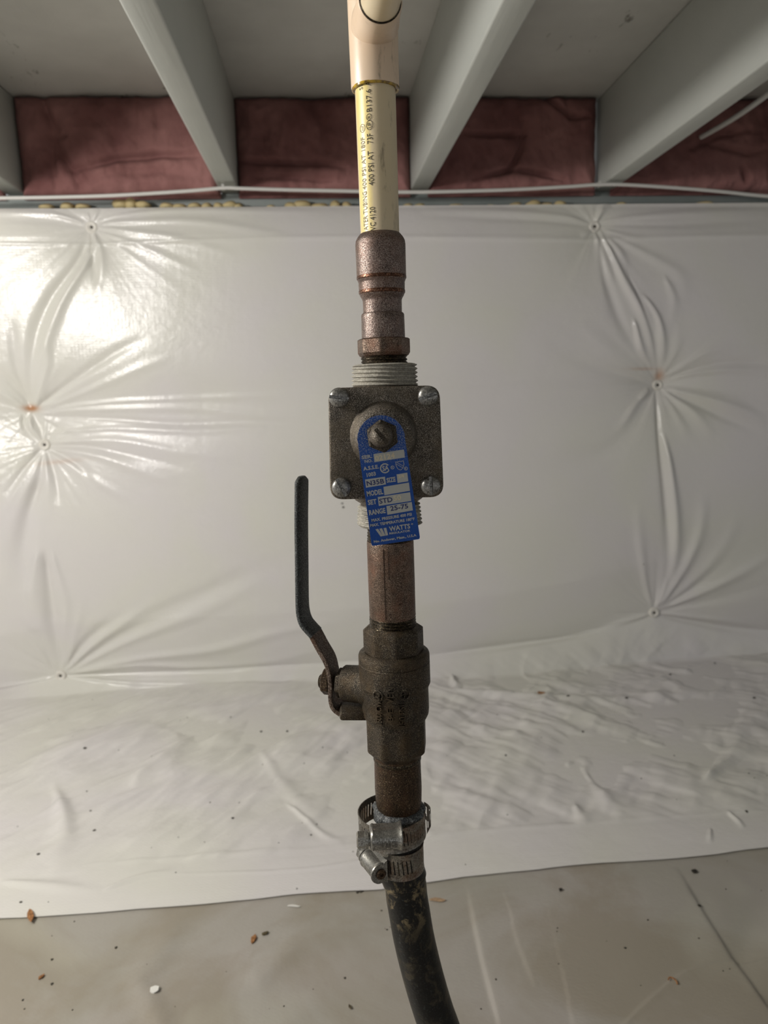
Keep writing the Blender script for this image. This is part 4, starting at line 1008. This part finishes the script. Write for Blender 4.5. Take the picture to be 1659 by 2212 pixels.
# ---- debris lying on the two sheets
M_CHIP = speckle('orange_brown_wood_chip', '6e4526', '9c6a3e', 'bb8c5a', 0, .8, fine=400, bump=.2)
M_CHIPD = speckle('olive_brown_wood_chip', '3a3322', '5a4d33', '7a6c4a', 0, .8, fine=400, bump=.2)
M_CHIPT = speckle('tan_wood_chip', '94775a', 'ae9070', 'c8ab8a', 0, .8, fine=400, bump=.2)
M_WHITE = Mat('white_scrap', 'dcdad4', .6).m
M_DARK = speckle('dark_dirt', '15120e', '2a251d', '4a4336', 0, .9, fine=400, bump=.2)
def chip(name, a, b, l_, w_, ang, m, label, cat, group=None, where=None, point=1.0):
    g_ = (where or ground_at)(a, b); k = np.linalg.norm(g_-CAM)/F; ax_ = 1.0
    # length and width are measured in the photo; depth direction on the ground is foreshortened
    p1 = atz(a+math.cos(D(ang))*l_/2, b-math.sin(D(ang))*l_/2, g_[2]); u = p1-atz(a-math.cos(D(ang))*l_/2, b+math.sin(D(ang))*l_/2, g_[2])
    L = min(np.linalg.norm(u), l_*k*2.0); u = u/np.linalg.norm(u); v_ = np.array((-u[1], u[0], 0)); W = w_*k*1.1
    top = []; n = 10
    for j in range(n):
        t = j/n*2*math.pi; sx_ = math.copysign(abs(math.cos(t))**(1.0 if point else .4), math.cos(t)); sy_ = math.sin(t)*(abs(math.sin(t))**.4 if point else 1)
        top.append(g_+u*sx_*L/2*(1+.08*math.sin(j*2.3+a))+v_*sy_*W/2*(1+.15*math.sin(j*3.1+b))+np.array((0, 0, .0003+.0006*(1+math.sin(j*1.7+a)))))
    o = link_mesh(name, prism(top, (0, 0, .0016), .0003, 1), m, base=g_, sharp=30); return tag(o, label, cat, group)
G1 = 'wood chips on the ground sheet'
chip('wood_chip', 66, 1979, 27, 10, 97, M_CHIP, 'orange-brown wood chip lying across the white sheet edge at far left', 'wood chip', G1, lambda a, b: atz(a, b, .0052))
chip('wood_chip', 90, 2109, 17, 5, 38, M_CHIP, 'slim tan wood sliver on the ground sheet at lower left', 'wood chip', G1)
chip('wood_chip', 549, 2031, 20, 9, 68, M_CHIP, 'orange-brown wood chip on the ground sheet left of the hose', 'wood chip', G1)
chip('wood_chip', 572, 2019, 16, 6, 18, M_CHIPD, 'dark olive wood chip beside the orange-brown one left of the hose', 'wood chip', G1)
chip('wood_chip', 945, 1948, 34, 8, -3, M_CHIPT, 'pale tan pointed wood chip touching the right outline of the hose', 'wood chip', G1)
chip('wood_chip', 754, 2174, 10, 4, -60, M_CHIPD, 'tiny dark wood sliver near the bottom edge left of the hose', 'wood chip', G1)
chip('plastic_stick', 637, 1962, 27, 3.5, -3, M_WHITE, 'thin white plastic sliver lying just below the edge of the white sheet', 'scrap')
chip('paper_scrap', 336, 2143, 15, 14, 80, M_WHITE, 'small torn white scrap on the ground sheet at lower left', 'scrap', point=0)
chip('dirt_clod', 1500, 1888, 12, 8, 0, M_DARK, 'black crumb of dirt on the ground sheet at right below the sheet edge', 'dirt', point=0)
chip('dirt_clod', 1212, 1927, 7, 6, 0, M_DARK, 'small round black crumb midway between hose and right fold line', 'dirt', point=0)
chip('bark_crumb', 1170, 1507, 17, 8, -5, M_CHIP, 'rust-brown crumb on the white sheet right of the ball valve', 'wood chip', None, sheet_at, point=0)
pc = ground_at(1454, 2124); pts_ = [pc+np.array((.004*math.cos(t), .006*math.sin(t), .0012)) for t in np.linspace(-.6, 2.6, 12)]
tag(link_mesh('wood_curl', tube(pts_, .0008, 8), M_CHIP, base=pc), 'tiny curled brown wood shaving at lower right beside the curved fold', 'wood shaving')
sp = []; rr_ = random.Random(8)
cand = [(738, 1083, 3), (741, 1092, 4), (113, 2073, 3.5), (112, 2124, 4), (250, 2046, 4), (49, 2157, 3), (780, 1930, 6), (772, 1932, 4), (747, 2110, 3.5), (1510, 1961, 4), (1352, 2049, 3), (984, 1890, 3), (1073, 2110, 3), (184, 1624, 4), (195, 1753, 3), (203, 1790, 4), (83, 1848, 4), (503, 1770, 4), (565, 1578, 4), (620, 1577, 4), (1227, 1511, 4), (1353, 1512, 4), (1092, 1635, 3.5), (1259, 1581, 3.5), (1448, 1456, 3.5), (1628, 1511, 3.5), (1614, 1755, 4), (45, 1949, 3.5), (673, 1800, 3), (1545, 1430, 3)]
cand += [(rr_.uniform(0, 1659), rr_.uniform(1540, 2200), rr_.uniform(1.2, 2.6)) for _ in range(70)]
for a, b, r_ in cand:
    eb = np.interp(a, [q[0] for q in edg], [q[1] for q in edg]); p = sheet_at(a, b) if b < eb-6 else ground_at(a, b)
    k = np.linalg.norm(p-CAM)/F*r_*.8; bm = bmesh.new(); bmesh.ops.create_icosphere(bm, subdivisions=1, radius=1)
    for v in bm.verts: v.co = Vector((p[0]+v.co.x*k*(1+.4*math.sin(a+v.co.y*3)), p[1]+v.co.y*k, p[2]+v.co.z*k*.7))
    sp.append(bm_mesh(bm))
o = link_mesh('dirt_specks', join_meshes(sp), M_DARK, base=(0, .8, 0)); tag(o, 'scattered dark specks of dirt on the white and grey plastic sheets', 'dirt'); o['kind'] = 'stuff'
for o in list(bpy.data.objects):
    if '_b' in o: del o['_b']
